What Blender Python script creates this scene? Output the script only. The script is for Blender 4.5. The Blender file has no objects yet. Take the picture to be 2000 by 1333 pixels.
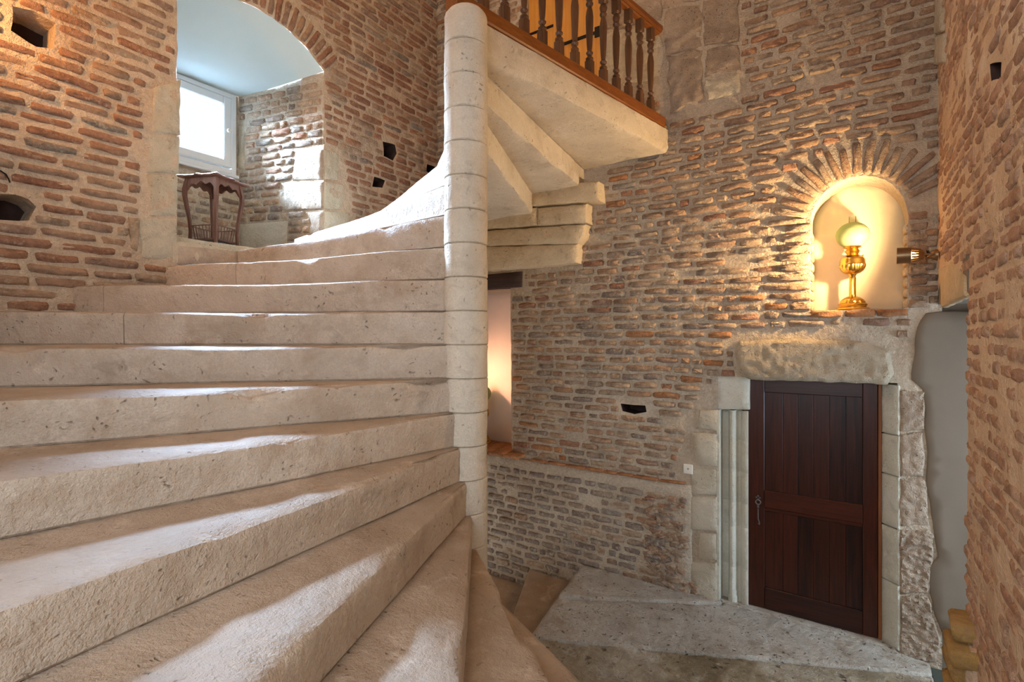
import bpy, bmesh, math, random
import numpy as np
from mathutils import Vector, Matrix, noise, geometry

random.seed(7)
SC = bpy.context.scene
COL = SC.collection

# ------------------------------------------------------------------ camera
F = 1000.0                       # focal length in pixels of the 2000 px wide frame
CAM = Vector((1.775, -2.181, 2.15))
YAW = math.radians(34)
FWD = Vector((-math.sin(YAW), math.cos(YAW), 0))
RGT = Vector((math.cos(YAW), math.sin(YAW), 0))
cd = bpy.data.cameras.new('camera')
cd.sensor_width = 36; cd.lens = 18.0; cd.shift_y = -6.5 / 2000; cd.clip_start = 0.02
cam = bpy.data.objects.new('camera', cd); COL.objects.link(cam)
cam.location = CAM; cam.rotation_euler = (math.radians(90), 0, YAW)
SC.camera = cam

# ------------------------------------------------------------------ world, light, exposure
w = bpy.data.worlds.new('sky'); SC.world = w; w.use_nodes = True
bg = w.node_tree.nodes['Background']
bg.inputs[0].default_value = (0.98, 0.99, 1.0, 1); bg.inputs[1].default_value = 1.05
SC.view_settings.view_transform = 'Standard'
SC.view_settings.look = 'None'
SC.view_settings.gamma = 1.0
SC.view_settings.use_curve_mapping = False
SC.view_settings.exposure = 0.0
SC.cycles.max_bounces = 6; SC.cycles.diffuse_bounces = 3; SC.cycles.glossy_bounces = 2; SC.cycles.transmission_bounces = 3; SC.cycles.transparent_max_bounces = 6
SC.cycles.use_adaptive_sampling = True; SC.cycles.adaptive_threshold = 0.04; SC.cycles.time_limit = 900

def area_light(name, loc, target, sx, sy, power, color):
    l = bpy.data.lights.new(name, 'AREA'); l.shape = 'RECTANGLE'; l.size = sx; l.size_y = sy
    l.energy = power; l.color = color
    o = bpy.data.objects.new(name, l); COL.objects.link(o); o.location = loc
    o.rotation_euler = (Vector(target) - Vector(loc)).to_track_quat('-Z', 'Y').to_euler()
    return o

def point_light(name, loc, power, color, radius=0.03):
    l = bpy.data.lights.new(name, 'POINT'); l.energy = power; l.color = color; l.shadow_soft_size = radius
    o = bpy.data.objects.new(name, l); COL.objects.link(o); o.location = loc
    return o

# daylight at the deep window on the left: the bright open sky beyond the pane
area_light('open_sky', (-5.05, 0.15, 5.30), (-3.23, 0.07, 4.1), 3.2, 1.5, 19000, (0.46, 0.69, 1.0))
# daylight of the entrance behind the camera, cool, on the landing
area_light('entrance_daylight', (1.5, -3.6, 2.8), (1.2, 1.6, 0.3), 1.4, 1.6, 60, (0.68, 0.84, 1.0))

# daylight of the glazed opening at the end of the passage on the right
area_light('passage_daylight', (3.95, 1.68, 1.45), (1.6, 1.75, 0.1), 0.75, 1.5, 70, (0.58, 0.78, 1.0))

# ------------------------------------------------------------------ the room
XL, XR, YB = -2.23, 2.22, 2.215     # left, right and back wall planes; the newel stands at the origin
def ray(px, py):
    return RGT * ((px - 1000) / F) + FWD + Vector((0, 0, (660 - py) / F))
def on_back(px, py, y=None):
    y = YB if y is None else y
    d = ray(px, py); t = (y - CAM.y) / d.y; p = CAM + d * t
    return (p.x, p.z)
def on_left(px, py, x=None):
    x = XL if x is None else x
    d = ray(px, py); t = (x - CAM.x) / d.x; p = CAM + d * t
    return (p.y, p.z)
def on_right(px, py):
    d = ray(px, py); t = (XR - CAM.x) / d.x; p = CAM + d * t
    return (-p.y, p.z)
def on_floor(px, py, z=0.0):
    d = ray(px, py); t = (z - CAM.z) / d.z; p = CAM + d * t
    return (p.x, p.y)
def project(p):
    v = p - CAM; dep = v.dot(FWD)
    if dep < 0.05: return None
    return (1000 + F * v.dot(RGT) / dep, 660 - F * v.z / dep, dep)

class Frame:
    def __init__(s, O, S, N): s.O = Vector(O); s.S = Vector(S).normalized(); s.N = Vector(N).normalized()
    def __call__(s, a, z, d=0.0): return s.O + s.S * a + Vector((0, 0, z)) + s.N * d
FL = Frame((XL, 0, 0), (0, 1, 0), (1, 0, 0))
FB = Frame((0, YB, 0), (1, 0, 0), (0, -1, 0))
FR = Frame((XR, 0, 0), (0, -1, 0), (-1, 0, 0))

# ------------------------------------------------------------------ materials
def lin(r, g, b):
    f = lambda c: (c / 255 / 12.92) if c / 255 <= 0.04045 else ((c / 255 + 0.055) / 1.055) ** 2.4
    return (f(r), f(g), f(b), 1)

class NT:
    def __init__(s, name):
        s.m = bpy.data.materials.new(name); s.m.use_nodes = True
        s.t = s.m.node_tree; s.b = s.t.nodes['Principled BSDF']; s.out = s.t.nodes['Material Output']
        s.geo = s.n('ShaderNodeNewGeometry')
    def n(s, typ, **kw):
        nd = s.t.nodes.new(typ)
        for k, v in kw.items(): setattr(nd, k, v)
        return nd
    def l(s, a, b): s.t.links.new(a, b)
    def noise(s, scale, detail=4, rough=0.55, vec=None, dist=0.0):
        nd = s.n('ShaderNodeTexNoise'); nd.inputs['Scale'].default_value = scale
        nd.inputs['Detail'].default_value = detail; nd.inputs['Roughness'].default_value = rough
        nd.inputs['Distortion'].default_value = dist
        s.l(vec or s.geo.outputs['Position'], nd.inputs['Vector']); return nd.outputs['Fac']
    def ramp(s, fac, stops, interp='LINEAR'):
        nd = s.n('ShaderNodeValToRGB'); cr = nd.color_ramp; cr.interpolation = interp
        while len(cr.elements) < len(stops): cr.elements.new(0.5)
        for e, (p, c) in zip(cr.elements, stops):
            e.position = p; e.color = c if len(c) == 4 else (c[0], c[1], c[2], 1)
        s.l(fac, nd.inputs['Fac']); return nd.outputs['Color']
    def mix(s, fac, a, b, typ='MIX'):
        nd = s.n('ShaderNodeMix', data_type='RGBA', blend_type=typ)
        if isinstance(fac, (int, float)): nd.inputs[0].default_value = fac
        else: s.l(fac, nd.inputs[0])
        for i, v in ((6, a), (7, b)):
            if isinstance(v, tuple): nd.inputs[i].default_value = v
            else: s.l(v, nd.inputs[i])
        return nd.outputs[2]
    def math(s, op, a, b=0.0):
        nd = s.n('ShaderNodeMath', operation=op)
        for i, v in ((0, a), (1, b)):
            if isinstance(v, (int, float)): nd.inputs[i].default_value = v
            else: s.l(v, nd.inputs[i])
        return nd.outputs[0]
    def bump(s, h, strength=0.5, dist=0.01, prev=None):
        nd = s.n('ShaderNodeBump'); nd.inputs['Strength'].default_value = strength
        nd.inputs['Distance'].default_value = dist; s.l(h, nd.inputs['Height'])
        if prev is not None: s.l(prev, nd.inputs['Normal'])
        return nd.outputs['Normal']
    def done(s, color=None, rough=0.9, normal=None, spec=0.3, metal=0.0):
        if color is not None:
            if isinstance(color, tuple): s.b.inputs['Base Color'].default_value = color
            else: s.l(color, s.b.inputs['Base Color'])
        if isinstance(rough, (int, float)): s.b.inputs['Roughness'].default_value = rough
        else: s.l(rough, s.b.inputs['Roughness'])
        s.b.inputs['Specular IOR Level'].default_value = spec
        s.b.inputs['Metallic'].default_value = metal
        if normal is not None: s.l(normal, s.b.inputs['Normal'])
        return s.m

def BW(v): return (v, v, v, 1)

def mortar_mat(name, a, b, c):
    t = NT(name)
    col = t.ramp(t.noise(2.2, 3), [(0.3, a), (0.55, b), (0.75, c)])
    col = t.mix(t.ramp(t.noise(42, 3, .7), [(0.42, BW(0)), (0.75, BW(0.5))]), col, lin(232, 214, 188))
    col = t.mix(t.ramp(t.noise(150, 2, .7), [(0.35, BW(.35)), (0.6, BW(0))]), col, a)
    nb = t.bump(t.noise(16, 4, .66), .9, .035)
    nb = t.bump(t.noise(110, 2, .7), .8, .008, nb)
    return t.done(col, .95, nb, .15)

def brick_mat(name, palette, smear, smear_col, dark=.55):
    t = NT(name)
    oi = t.n('ShaderNodeObjectInfo')
    rnd = t.math('FRACT', t.math('ADD', t.math('MULTIPLY', oi.outputs['Random'], 3.7), t.geo.outputs['Random Per Island']))
    k = len(palette)
    col = t.ramp(rnd, [((i + .5) / k, c) for i, c in enumerate(palette)])
    n1 = t.noise(17, 3, .6)
    col = t.mix(t.ramp(n1, [(0.42, BW(0)), (0.75, BW(dark))]), col, lin(100, 72, 56))
    n3 = t.noise(48, 2, .6)
    col = t.mix(t.ramp(n3, [(0.50, BW(0)), (0.72, BW(0.55))]), col, lin(192, 148, 118))
    n2 = t.noise(25, 4, .68)
    col = t.mix(t.ramp(n2, [(0.62 - smear, BW(0)), (0.80 - smear * .8, BW(0.85))]), col, smear_col)
    nb = t.bump(t.noise(46, 4, .72), 1.0, .022)
    nb = t.bump(t.noise(190, 2, .6), .7, .004, nb)
    return t.done(col, .92, nb, .2)

def stone_mat(name, a, b, c, bump=.35, pits=.5, pit_scale=34, rough=.82, spec=.25, stain=None, grain=60, tread=None, dense=0.0):
    t = NT(name)
    col = t.ramp(t.noise(2.6, 4, .6), [(0.28, a), (0.5, b), (0.74, c)])
    col = t.mix(t.ramp(t.noise(21, 3, .7), [(0.4, BW(0)), (0.8, BW(0.35))]), col, a)
    if stain is not None:
        col = t.mix(t.ramp(t.noise(5.5, 4, .65), [(0.5, BW(0)), (0.72, BW(0.75))]), col, stain)
    if tread is not None:                     # upward faces mixed patchily towards this browner tone
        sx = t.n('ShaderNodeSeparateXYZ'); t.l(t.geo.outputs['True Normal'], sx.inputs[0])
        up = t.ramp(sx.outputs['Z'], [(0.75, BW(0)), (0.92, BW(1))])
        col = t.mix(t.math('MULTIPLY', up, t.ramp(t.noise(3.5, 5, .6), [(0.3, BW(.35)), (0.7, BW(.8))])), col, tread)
    v = t.n('ShaderNodeTexVoronoi'); v.inputs['Scale'].default_value = pit_scale
    wv = t.n('ShaderNodeVectorMath', operation='ADD'); nz = t.n('ShaderNodeTexNoise'); nz.inputs['Scale'].default_value = 12
    t.l(t.geo.outputs['Position'], nz.inputs['Vector']); t.l(t.geo.outputs['Position'], wv.inputs[0])
    sc = t.n('ShaderNodeVectorMath', operation='SCALE'); sc.inputs['Scale'].default_value = .12
    t.l(nz.outputs['Color'], sc.inputs[0]); t.l(sc.outputs[0], wv.inputs[1]); t.l(wv.outputs[0], v.inputs['Vector'])
    sparse = t.ramp(t.noise(7, 3), [(0.5 - dense, BW(0)), (0.62 - dense, BW(1))])
    pit = t.ramp(v.outputs['Distance'], [(0.08, BW(1)), (0.24, BW(0))])
    pitm = t.math('MULTIPLY', pit, sparse)
    smear = t.ramp(t.noise(8.5, 4, .72, None, .8), [(0.56, BW(0)), (0.70, BW(.55))])
    col = t.mix(smear, col, tuple(q * .62 for q in a[:3]) + (1,))
    pale = t.ramp(t.noise(6.0, 4, .74), [(0.56, BW(0)), (0.72, BW(.6))])
    col = t.mix(pale, col, tuple(min(1, q * 1.12) for q in c[:3]) + (1,))
    col = t.mix(t.math('MULTIPLY', pitm, min(1.0, pits * 1.3)), col, lin(84, 64, 48))
    col = t.mix(t.ramp(t.noise(grain * 2.6, 2, .75), [(0.34, BW(.5)), (0.6, BW(0))]), col, a)
    col = t.mix(t.ramp(t.noise(1.1, 3, .6), [(0.42, BW(0)), (0.7, BW(0.4))]), col, c)
    h = t.math('SUBTRACT', t.noise(grain * .35, 5, .68), t.math('MULTIPLY', pitm, pits))
    nb = t.bump(h, min(1.0, bump * 1.6), .03)
    nb = t.bump(t.noise(grain * 2.4, 2, .7), min(1.0, bump * 1.8), .006, nb)
    return t.done(col, rough, nb, spec)

def wood_mat(name, a, b, axis='z', rough=.45, scale=1.0, spec=.4):
    t = NT(name)
    mp = t.n('ShaderNodeMapping'); s = {'x': (1.2, 26, 26), 'y': (26, 1.2, 26), 'z': (26, 26, 1.2)}[axis]
    mp.inputs['Scale'].default_value = [q * scale for q in s]; t.l(t.geo.outputs['Position'], mp.inputs['Vector'])
    f = t.noise(1.6, 6, .6, mp.outputs['Vector'], 1.2)
    oi = t.n('ShaderNodeObjectInfo')
    f2 = t.math('ADD', f, t.math('MULTIPLY', t.math('SUBTRACT', oi.outputs['Random'], .5), .22))
    col = t.ramp(f2, [(0.28, a), (0.72, b)])
    nb = t.bump(t.noise(3.2, 5, .6, mp.outputs['Vector']), .15, .004)
    return t.done(col, rough, nb, spec)

def plain_mat(name, c, rough=.6, metal=0.0, spec=.4, var=.12, scale=30):
    t = NT(name)
    d = tuple(min(1, q * (1 - var)) for q in c[:3]) + (1,)
    col = t.ramp(t.noise(scale, 4), [(0.3, d), (0.7, c)])
    nb = t.bump(t.noise(scale * 3, 3), .08, .004)
    return t.done(col, rough, nb, spec, metal)

M = {}
M['mortar_left'] = mortar_mat('mortar_left', lin(178, 152, 128), lin(203, 178, 152), lin(214, 192, 168))
M['mortar_back'] = mortar_mat('mortar_back', lin(166, 148, 128), lin(190, 172, 150), lin(202, 188, 168))
M['mortar_right'] = mortar_mat('mortar_right', lin(212, 178, 146), lin(228, 198, 166), lin(236, 212, 184))
M['brick_red'] = brick_mat('brick_red', [lin(172, 128, 104), lin(182, 136, 106), lin(158, 112, 90), lin(186, 152, 124), lin(168, 138, 118)], .05, lin(206, 180, 156))
M['brick_tan'] = brick_mat('brick_tan', [lin(184, 158, 132), lin(194, 168, 140), lin(176, 154, 132), lin(186, 148, 116), lin(172, 142, 116)], .10, lin(206, 186, 162))
M['brick_grey'] = brick_mat('brick_grey', [lin(156, 142, 128), lin(144, 130, 120), lin(166, 148, 130), lin(152, 132, 114), lin(160, 150, 138)], .09, lin(204, 190, 170))
M['brick_pink'] = brick_mat('brick_pink', [lin(216, 172, 142), lin(206, 158, 126), lin(220, 180, 148), lin(198, 152, 124), lin(210, 174, 148)], .08, lin(214, 182, 150), .5)
M['ochre_brick'] = brick_mat('ochre_brick', [lin(206, 168, 104), lin(196, 156, 92), lin(210, 176, 116)], .0, lin(222, 200, 156), .3)
M['terracotta'] = brick_mat('terracotta', [lin(188, 134, 92), lin(182, 124, 80), lin(178, 128, 90)], -.02, lin(204, 172, 140))
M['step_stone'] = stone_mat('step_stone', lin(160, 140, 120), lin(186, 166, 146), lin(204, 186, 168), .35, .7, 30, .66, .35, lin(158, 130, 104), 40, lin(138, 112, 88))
M['newel_stone'] = stone_mat('newel_stone', lin(184, 168, 148), lin(208, 194, 174), lin(220, 208, 192), .3, .6, 26, .78, .25, None, 40)
M['pale_stone'] = stone_mat('pale_stone', lin(184, 168, 142), lin(208, 194, 170), lin(220, 208, 188), .55, .5, 40, .88, .2)
M['warm_stone'] = stone_mat('warm_stone', lin(204, 178, 140), lin(224, 200, 164), lin(232, 214, 182), .5, .35, 30, .88, .2)
M['rough_stone'] = stone_mat('rough_stone', lin(150, 128, 108), lin(186, 164, 142), lin(206, 186, 164), 1.0, .8, 46, .92, .15)
M['lintel_stone'] = stone_mat('lintel_stone', lin(168, 148, 122), lin(196, 178, 152), lin(212, 196, 172), 1.0, .6, 46, .92, .15)
M['jamb_stone'] = stone_mat('jamb_stone', lin(186, 178, 158), lin(206, 200, 182), lin(216, 212, 198), .3, .35, 40, .85, .2)
M['floor_stone'] = stone_mat('floor_stone', lin(150, 136, 118), lin(188, 176, 160), lin(212, 204, 190), 1.0, 1.0, 24, .5, .4, lin(142, 112, 78), 60, None, .12)
M['floor_mottled'] = stone_mat('floor_mottled', lin(112, 92, 62), lin(168, 150, 120), lin(216, 206, 188), 1.0, 1.0, 14, .45, .4, lin(84, 62, 36), 60, None, .08)
M['threshold_stone'] = stone_mat('threshold_stone', lin(176, 176, 172), lin(200, 200, 196), lin(212, 212, 208), .4, .5, 34, .38, .5)
M['plaster_white'] = plain_mat('plaster_white', lin(204, 216, 214), .9, 0, .15, .03, 6)
M['plaster_cream'] = plain_mat('plaster_cream', lin(218, 204, 172), .92, 0, .15, .06, 18)
M['plaster_pink'] = plain_mat('plaster_pink', lin(236, 220, 210), .92, 0, .15, .04, 10)
M['plaster_grey'] = plain_mat('plaster_grey', lin(132, 119, 104), .9, 0, .15, .08, 5)
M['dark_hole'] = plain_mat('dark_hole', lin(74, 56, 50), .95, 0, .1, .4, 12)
M['slate'] = plain_mat('slate', lin(72, 74, 64), .7, 0, .3, .2, 9)
M['ceiling'] = plain_mat('ceiling', lin(214, 186, 150), .9, 0, .1, .06, 4)
M['door_wood'] = wood_mat('door_wood', lin(24, 9, 5), lin(70, 28, 13), 'z', .34)
M['door_wood_h'] = wood_mat('door_wood_h', lin(28, 11, 6), lin(72, 29, 13), 'x', .34)
M['edge_wood'] = wood_mat('edge_wood', lin(116, 66, 32), lin(146, 88, 46), 'z', .5)
M['orange_wood'] = wood_mat('orange_wood', lin(206, 140, 56), lin(226, 164, 78), 'z', .5)
M['rail_wood'] = wood_mat('rail_wood', lin(112, 62, 22), lin(144, 84, 34), 'y', .4)
M['baluster_wood'] = wood_mat('baluster_wood', lin(74, 48, 32), lin(108, 74, 50), 'z', .3)
M['stand_wood'] = wood_mat('stand_wood', lin(86, 54, 42), lin(124, 82, 64), 'z', .4)
M['beam_wood'] = wood_mat('beam_wood', lin(46, 32, 28), lin(78, 58, 50), 'x', .8)
M['brass'] = plain_mat('brass', lin(226, 180, 92), .24, 1.0, .5, .15, 60)
M['bronze'] = plain_mat('bronze', lin(150, 118, 84), .38, .85, .5, .15, 60)
M['iron'] = plain_mat('iron', lin(34, 30, 28), .5, .6, .4, .2, 60)
M['old_iron'] = plain_mat('old_iron', lin(120, 110, 106), .45, .7, .4, .2, 60)
M['white_paint'] = plain_mat('white_paint', lin(232, 236, 236), .4, 0, .4, .02, 20)
M['white_plastic'] = plain_mat('white_plastic', lin(226, 218, 204), .4, 0, .4, .02, 20)
M['button_plastic'] = plain_mat('button_plastic', lin(150, 138, 122), .4, 0, .4, .02, 20)

def glass_mat(name, tint, gloss=.08, milk=0.0):
    t = NT(name); t.t.nodes.remove(t.b)
    tr = t.n('ShaderNodeBsdfTransparent'); tr.inputs[0].default_value = (1, 1, 1, 1) if milk == 0 else tint
    gl = t.n('ShaderNodeBsdfGlossy'); gl.inputs['Roughness'].default_value = .05
    mx = t.n('ShaderNodeMixShader')
    lw = t.n('ShaderNodeFresnel'); lw.inputs['IOR'].default_value = 1.25 + gloss
    t.l(lw.outputs[0], mx.inputs[0]); t.l(tr.outputs[0], mx.inputs[1]); t.l(gl.outputs[0], mx.inputs[2])
    last = mx
    if milk > 0:
        df = t.n('ShaderNodeBsdfDiffuse'); df.inputs[0].default_value = tint
        tl = t.n('ShaderNodeBsdfTranslucent'); tl.inputs[0].default_value = tint
        ad = t.n('ShaderNodeMixShader'); ad.inputs[0].default_value = .5
        t.l(df.outputs[0], ad.inputs[1]); t.l(tl.outputs[0], ad.inputs[2])
        m2 = t.n('ShaderNodeMixShader'); m2.inputs[0].default_value = milk
        t.l(mx.outputs[0], m2.inputs[1]); t.l(ad.outputs[0], m2.inputs[2]); last = m2
    t.l(last.outputs[0], t.out.inputs[0]); return t.m
M['window_glass'] = glass_mat('window_glass', (1, 1, 1, 1))
M['globe_glass'] = glass_mat('globe_glass', lin(192, 204, 160), .1, .55)
M['chimney_glass'] = glass_mat('chimney_glass', lin(240, 240, 225), .1, .12)
def glow_mat(name, c, e):
    t = NT(name); t.b.inputs['Emission Color'].default_value = c; t.b.inputs['Emission Strength'].default_value = e
    t.m.cycles.emission_sampling = 'NONE'
    return t.done(c, .6)
M['bulb'] = glow_mat('bulb', (1, .70, .34, 1), 14)
M['opal'] = glow_mat('opal', (1, .86, .66, 1), 4)
# ------------------------------------------------------------------ mesh helpers
def link(name, me, mat=None, parent=None):
    o = bpy.data.objects.new(name, me)
    if mat is not None and len(me.materials) == 0: me.materials.append(M[mat] if isinstance(mat, str) else mat)
    COL.objects.link(o)
    if parent is not None: o.parent = parent
    return o
def mesh(name, verts, faces, smooth=40):
    me = bpy.data.meshes.new(name); me.from_pydata([tuple(v) for v in verts], [], faces)
    me.validate(); me.update()
    if smooth:
        me.polygons.foreach_set('use_smooth', [True] * len(me.polygons))
        me.set_sharp_from_angle(angle=math.radians(smooth))
    return me
def tag(o, label=None, cat=None, group=None, kind=None):
    if label: o['label'] = label
    if cat: o['category'] = cat
    if group: o['group'] = group
    if kind: o['kind'] = kind
    return o
def empty(name, loc=(0, 0, 0), rz=0):
    o = bpy.data.objects.new(name, None); COL.objects.link(o); o.location = loc; o.rotation_euler = (0, 0, rz)
    o.empty_display_size = .1
    return o
def nz(x, y, z, sc): return noise.noise(Vector((x * sc, y * sc, z * sc)))

class MB:
    def __init__(s): s.v = []; s.f = []
    def add(s, vs, fs):
        b = len(s.v); s.v += [Vector(v) for v in vs]; s.f += [tuple(i + b for i in f) for f in fs]
    def box(s, c, d, R=None, bev=0.0):
        c = Vector(c); hx, hy, hz = d[0] / 2, d[1] / 2, d[2] / 2
        if bev <= 0:
            vs = [(x, y, z) for z in (-hz, hz) for y in (-hy, hy) for x in (-hx, hx)]
            fs = [(0, 2, 3, 1), (4, 5, 7, 6), (0, 1, 5, 4), (2, 6, 7, 3), (0, 4, 6, 2), (1, 3, 7, 5)]
        else:
            b = min(bev, hx * .9, hy * .9, hz * .9); vs = []; fs = []
            oct_ = [(hx - b, -hy), (hx, -hy + b), (hx, hy - b), (hx - b, hy), (-hx + b, hy), (-hx, hy - b), (-hx, -hy + b), (-hx + b, -hy)]
            ins = [(hx - b, -hy + b)] * 2 + [(hx - b, hy - b)] * 2 + [(-hx + b, hy - b)] * 2 + [(-hx + b, -hy + b)] * 2
            for z, ring in ((-hz, ins), (-hz + b, oct_), (hz - b, oct_), (hz, ins)):
                vs += [(x, y, z) for x, y in ring]
            for r in range(3):
                for i in range(8):
                    j = (i + 1) % 8; fs.append((r * 8 + i, r * 8 + j, r * 8 + 8 + j, r * 8 + 8 + i))
            fs.append((6, 4, 2, 0)); fs.append((24, 26, 28, 30))
        vs = [Vector(v) for v in vs]
        if R is not None: vs = [R @ v for v in vs]
        s.add([v + c for v in vs], fs)
    def tube(s, pts, rad, n=8, cap=True):
        pts = [Vector(p) for p in pts]; vs = []; fs = []
        rs = rad if isinstance(rad, (list, tuple)) else [rad] * len(pts)
        prev = None
        for i, p in enumerate(pts):
            d = (pts[min(i + 1, len(pts) - 1)] - pts[max(i - 1, 0)]).normalized()
            a = prev if prev is not None else (Vector((0, 0, 1)) if abs(d.z) < .9 else Vector((1, 0, 0)))
            u = (a - d * a.dot(d)).normalized(); prev = u; v = d.cross(u)
            vs += [p + (u * math.cos(2 * math.pi * k / n) + v * math.sin(2 * math.pi * k / n)) * rs[i] for k in range(n)]
        for i in range(len(pts) - 1):
            for k in range(n):
                j = (k + 1) % n; fs.append((i * n + k, i * n + j, i * n + n + j, i * n + n + k))
        if cap:
            fs.append(tuple(range(n - 1, -1, -1))); fs.append(tuple((len(pts) - 1) * n + k for k in range(n)))
        s.add(vs, fs)
    def lathe(s, prof, n=24, c=(0, 0, 0), R=None, flute=0.0, nf=0):
        vs = []; fs = []; c = Vector(c)
        for r, z in prof:
            for k in range(n):
                a = 2 * math.pi * k / n
                rr = r * (1 + (flute * math.cos(nf * a) if nf else 0))
                p = Vector((rr * math.cos(a), rr * math.sin(a), z))
                vs.append((R @ p if R is not None else p) + c)
        for i in range(len(prof) - 1):
            for k in range(n):
                j = (k + 1) % n; fs.append((i * n + k, i * n + j, i * n + n + j, i * n + n + k))
        fs.append(tuple(range(n - 1, -1, -1))); fs.append(tuple((len(prof) - 1) * n + k for k in range(n)))
        s.add(vs, fs)
    def build(s, name, mat, parent=None, smooth=35):
        return link(name, mesh(name, s.v, s.f, smooth), mat, parent)

def area2(p): return sum(p[i][0] * p[(i + 1) % len(p)][1] - p[(i + 1) % len(p)][0] * p[i][1] for i in range(len(p))) / 2
def ccw(p): return list(p) if area2(p) > 0 else list(reversed(p))
def inside(x, y, p):
    c = False; j = len(p) - 1
    for i in range(len(p)):
        if (p[i][1] > y) != (p[j][1] > y) and x < (p[j][0] - p[i][0]) * (y - p[i][1]) / (p[j][1] - p[i][1]) + p[i][0]: c = not c
        j = i
    return c
def resample(p, g):
    out = []
    for i in range(len(p)):
        a = p[i]; b = p[(i + 1) % len(p)]; L = math.hypot(b[0] - a[0], b[1] - a[1]); n = max(1, round(L / g))
        out += [(a[0] + (b[0] - a[0]) * k / n, a[1] + (b[1] - a[1]) * k / n) for k in range(n)]
    return out
def dist_edge(x, y, p):
    best = 9
    for i in range(len(p)):
        ax, ay = p[i]; bx, by = p[(i + 1) % len(p)]; dx, dy = bx - ax, by - ay
        t = max(0, min(1, ((x - ax) * dx + (y - ay) * dy) / (dx * dx + dy * dy + 1e-12)))
        best = min(best, math.hypot(x - ax - dx * t, y - ay - dy * t))
    return best
def inside_np(P, poly):
    c = np.zeros(len(P), bool); j = len(poly) - 1; X, Y = P[:, 0], P[:, 1]
    for i in range(len(poly)):
        xi, yi = poly[i]; xj, yj = poly[j]
        if yi != yj: c ^= ((yi > Y) != (yj > Y)) & (X < (xj - xi) * (Y - yi) / (yj - yi) + xi)
        j = i
    return c
def dist_np(P, poly):
    best = np.full(len(P), 9.0)
    for i in range(len(poly)):
        ax, ay = poly[i]; bx_, by = poly[(i + 1) % len(poly)]; dx, dy = bx_ - ax, by - ay
        t = np.clip(((P[:, 0] - ax) * dx + (P[:, 1] - ay) * dy) / (dx * dx + dy * dy + 1e-12), 0, 1)
        best = np.minimum(best, np.hypot(P[:, 0] - ax - dx * t, P[:, 1] - ay - dy * t))
    return best
def cdt(outer, holes, g, seed, keep_edge=.6):
    """triangulated region with scattered inner points; loops must be resampled already"""
    rnd = np.random.RandomState(seed); vs = []; es = []
    for lp in [outer] + holes:
        b = len(vs); vs += [Vector(q) for q in lp]; es += [(b + i, b + (i + 1) % len(lp)) for i in range(len(lp))]
    nb = len(vs)
    xs = [q[0] for q in outer]; ys = [q[1] for q in outer]
    gy = np.arange(min(ys) + g * .5, max(ys), g * .87); gx = np.arange(min(xs) + g * .25, max(xs), g)
    P = np.array([(x + (g * .25 if r % 2 else 0), y) for r, y in enumerate(gy) for x in gx]).reshape(-1, 2)
    if len(P):
        P = P + rnd.uniform(-.2, .2, P.shape) * g
        ok = inside_np(P, outer) & (dist_np(P, outer) > g * keep_edge)
        for h in holes: ok &= ~inside_np(P, h) & (dist_np(P, h) > g * keep_edge)
        vs += [Vector(q) for q in P[ok]]
    V, E, Fc, ov, oe, of = geometry.delaunay_2d_cdt(vs, es, [], 0, 1e-6)
    fs = []
    C = np.array([[sum(V[i].x for i in f) / len(f), sum(V[i].y for i in f) / len(f)] for f in Fc]).reshape(-1, 2)
    ok = inside_np(C, outer)
    for h in holes: ok &= ~inside_np(C, h)
    fs = [tuple(f) for f, k in zip(Fc, ok) if k]
    inv = {}
    for i, src in enumerate(ov):
        for j in src: inv[j] = i
    return V, fs, [inv.get(j, 0) for j in range(nb)]
def rough_loop(p, g, amp, seed):
    q = resample(ccw(p), g)
    return [(a + amp * nz(a, b, seed * 1.7, 9), b + amp * nz(a, b, seed * 1.7 + 5, 9)) for a, b in q]
def inset(lp, d):
    out = []; n = len(lp)
    for i in range(n):
        a, b, c = lp[i - 1], lp[i], lp[(i + 1) % n]
        n1 = Vector((-(b[1] - a[1]), b[0] - a[0])); n2 = Vector((-(c[1] - b[1]), c[0] - b[0]))
        n1.normalize(); n2.normalize(); m = n1 + n2
        if m.length < 1e-6: m = n1
        m.normalize(); k = d / max(.5, m.dot(n1)); out.append((b[0] + m.x * k, b[1] + m.y * k))
    return out
def plate(name, P, poly, d0, d1, mat, parent=None, bev=.012, g=.05, amp=.004, edge=.006, seed=1, rel=8, smooth=50):
    """a stone, slab or patch: outline poly in the plane P, front at d1, back at d0, soft worn edge"""
    lp = rough_loop(poly, g, edge, seed); ip = inset(lp, bev)
    V, fs, lm = cdt(ip, [], g, seed)
    vs = []
    for v in V:
        h = amp * (nz(v.x, v.y, seed * 3.1, rel) + .6 * nz(v.x, v.y, seed, rel * 3))
        vs.append(P(v.x, v.y, d1 + h))
    n = len(lp)
    b1 = len(vs); vs += [P(a, b, d1 - bev + amp * .5 * nz(a, b, seed, 20)) for a, b in lp]
    b2 = len(vs); vs += [P(a, b, d0) for a, b in lp]
    for i in range(n):
        j = (i + 1) % n
        fs.append((b1 + i, b1 + j, lm[j], lm[i])); fs.append((b2 + i, b2 + j, b1 + j, b1 + i))
    return link(name, mesh(name, vs, fs, smooth), mat, parent)
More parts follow.
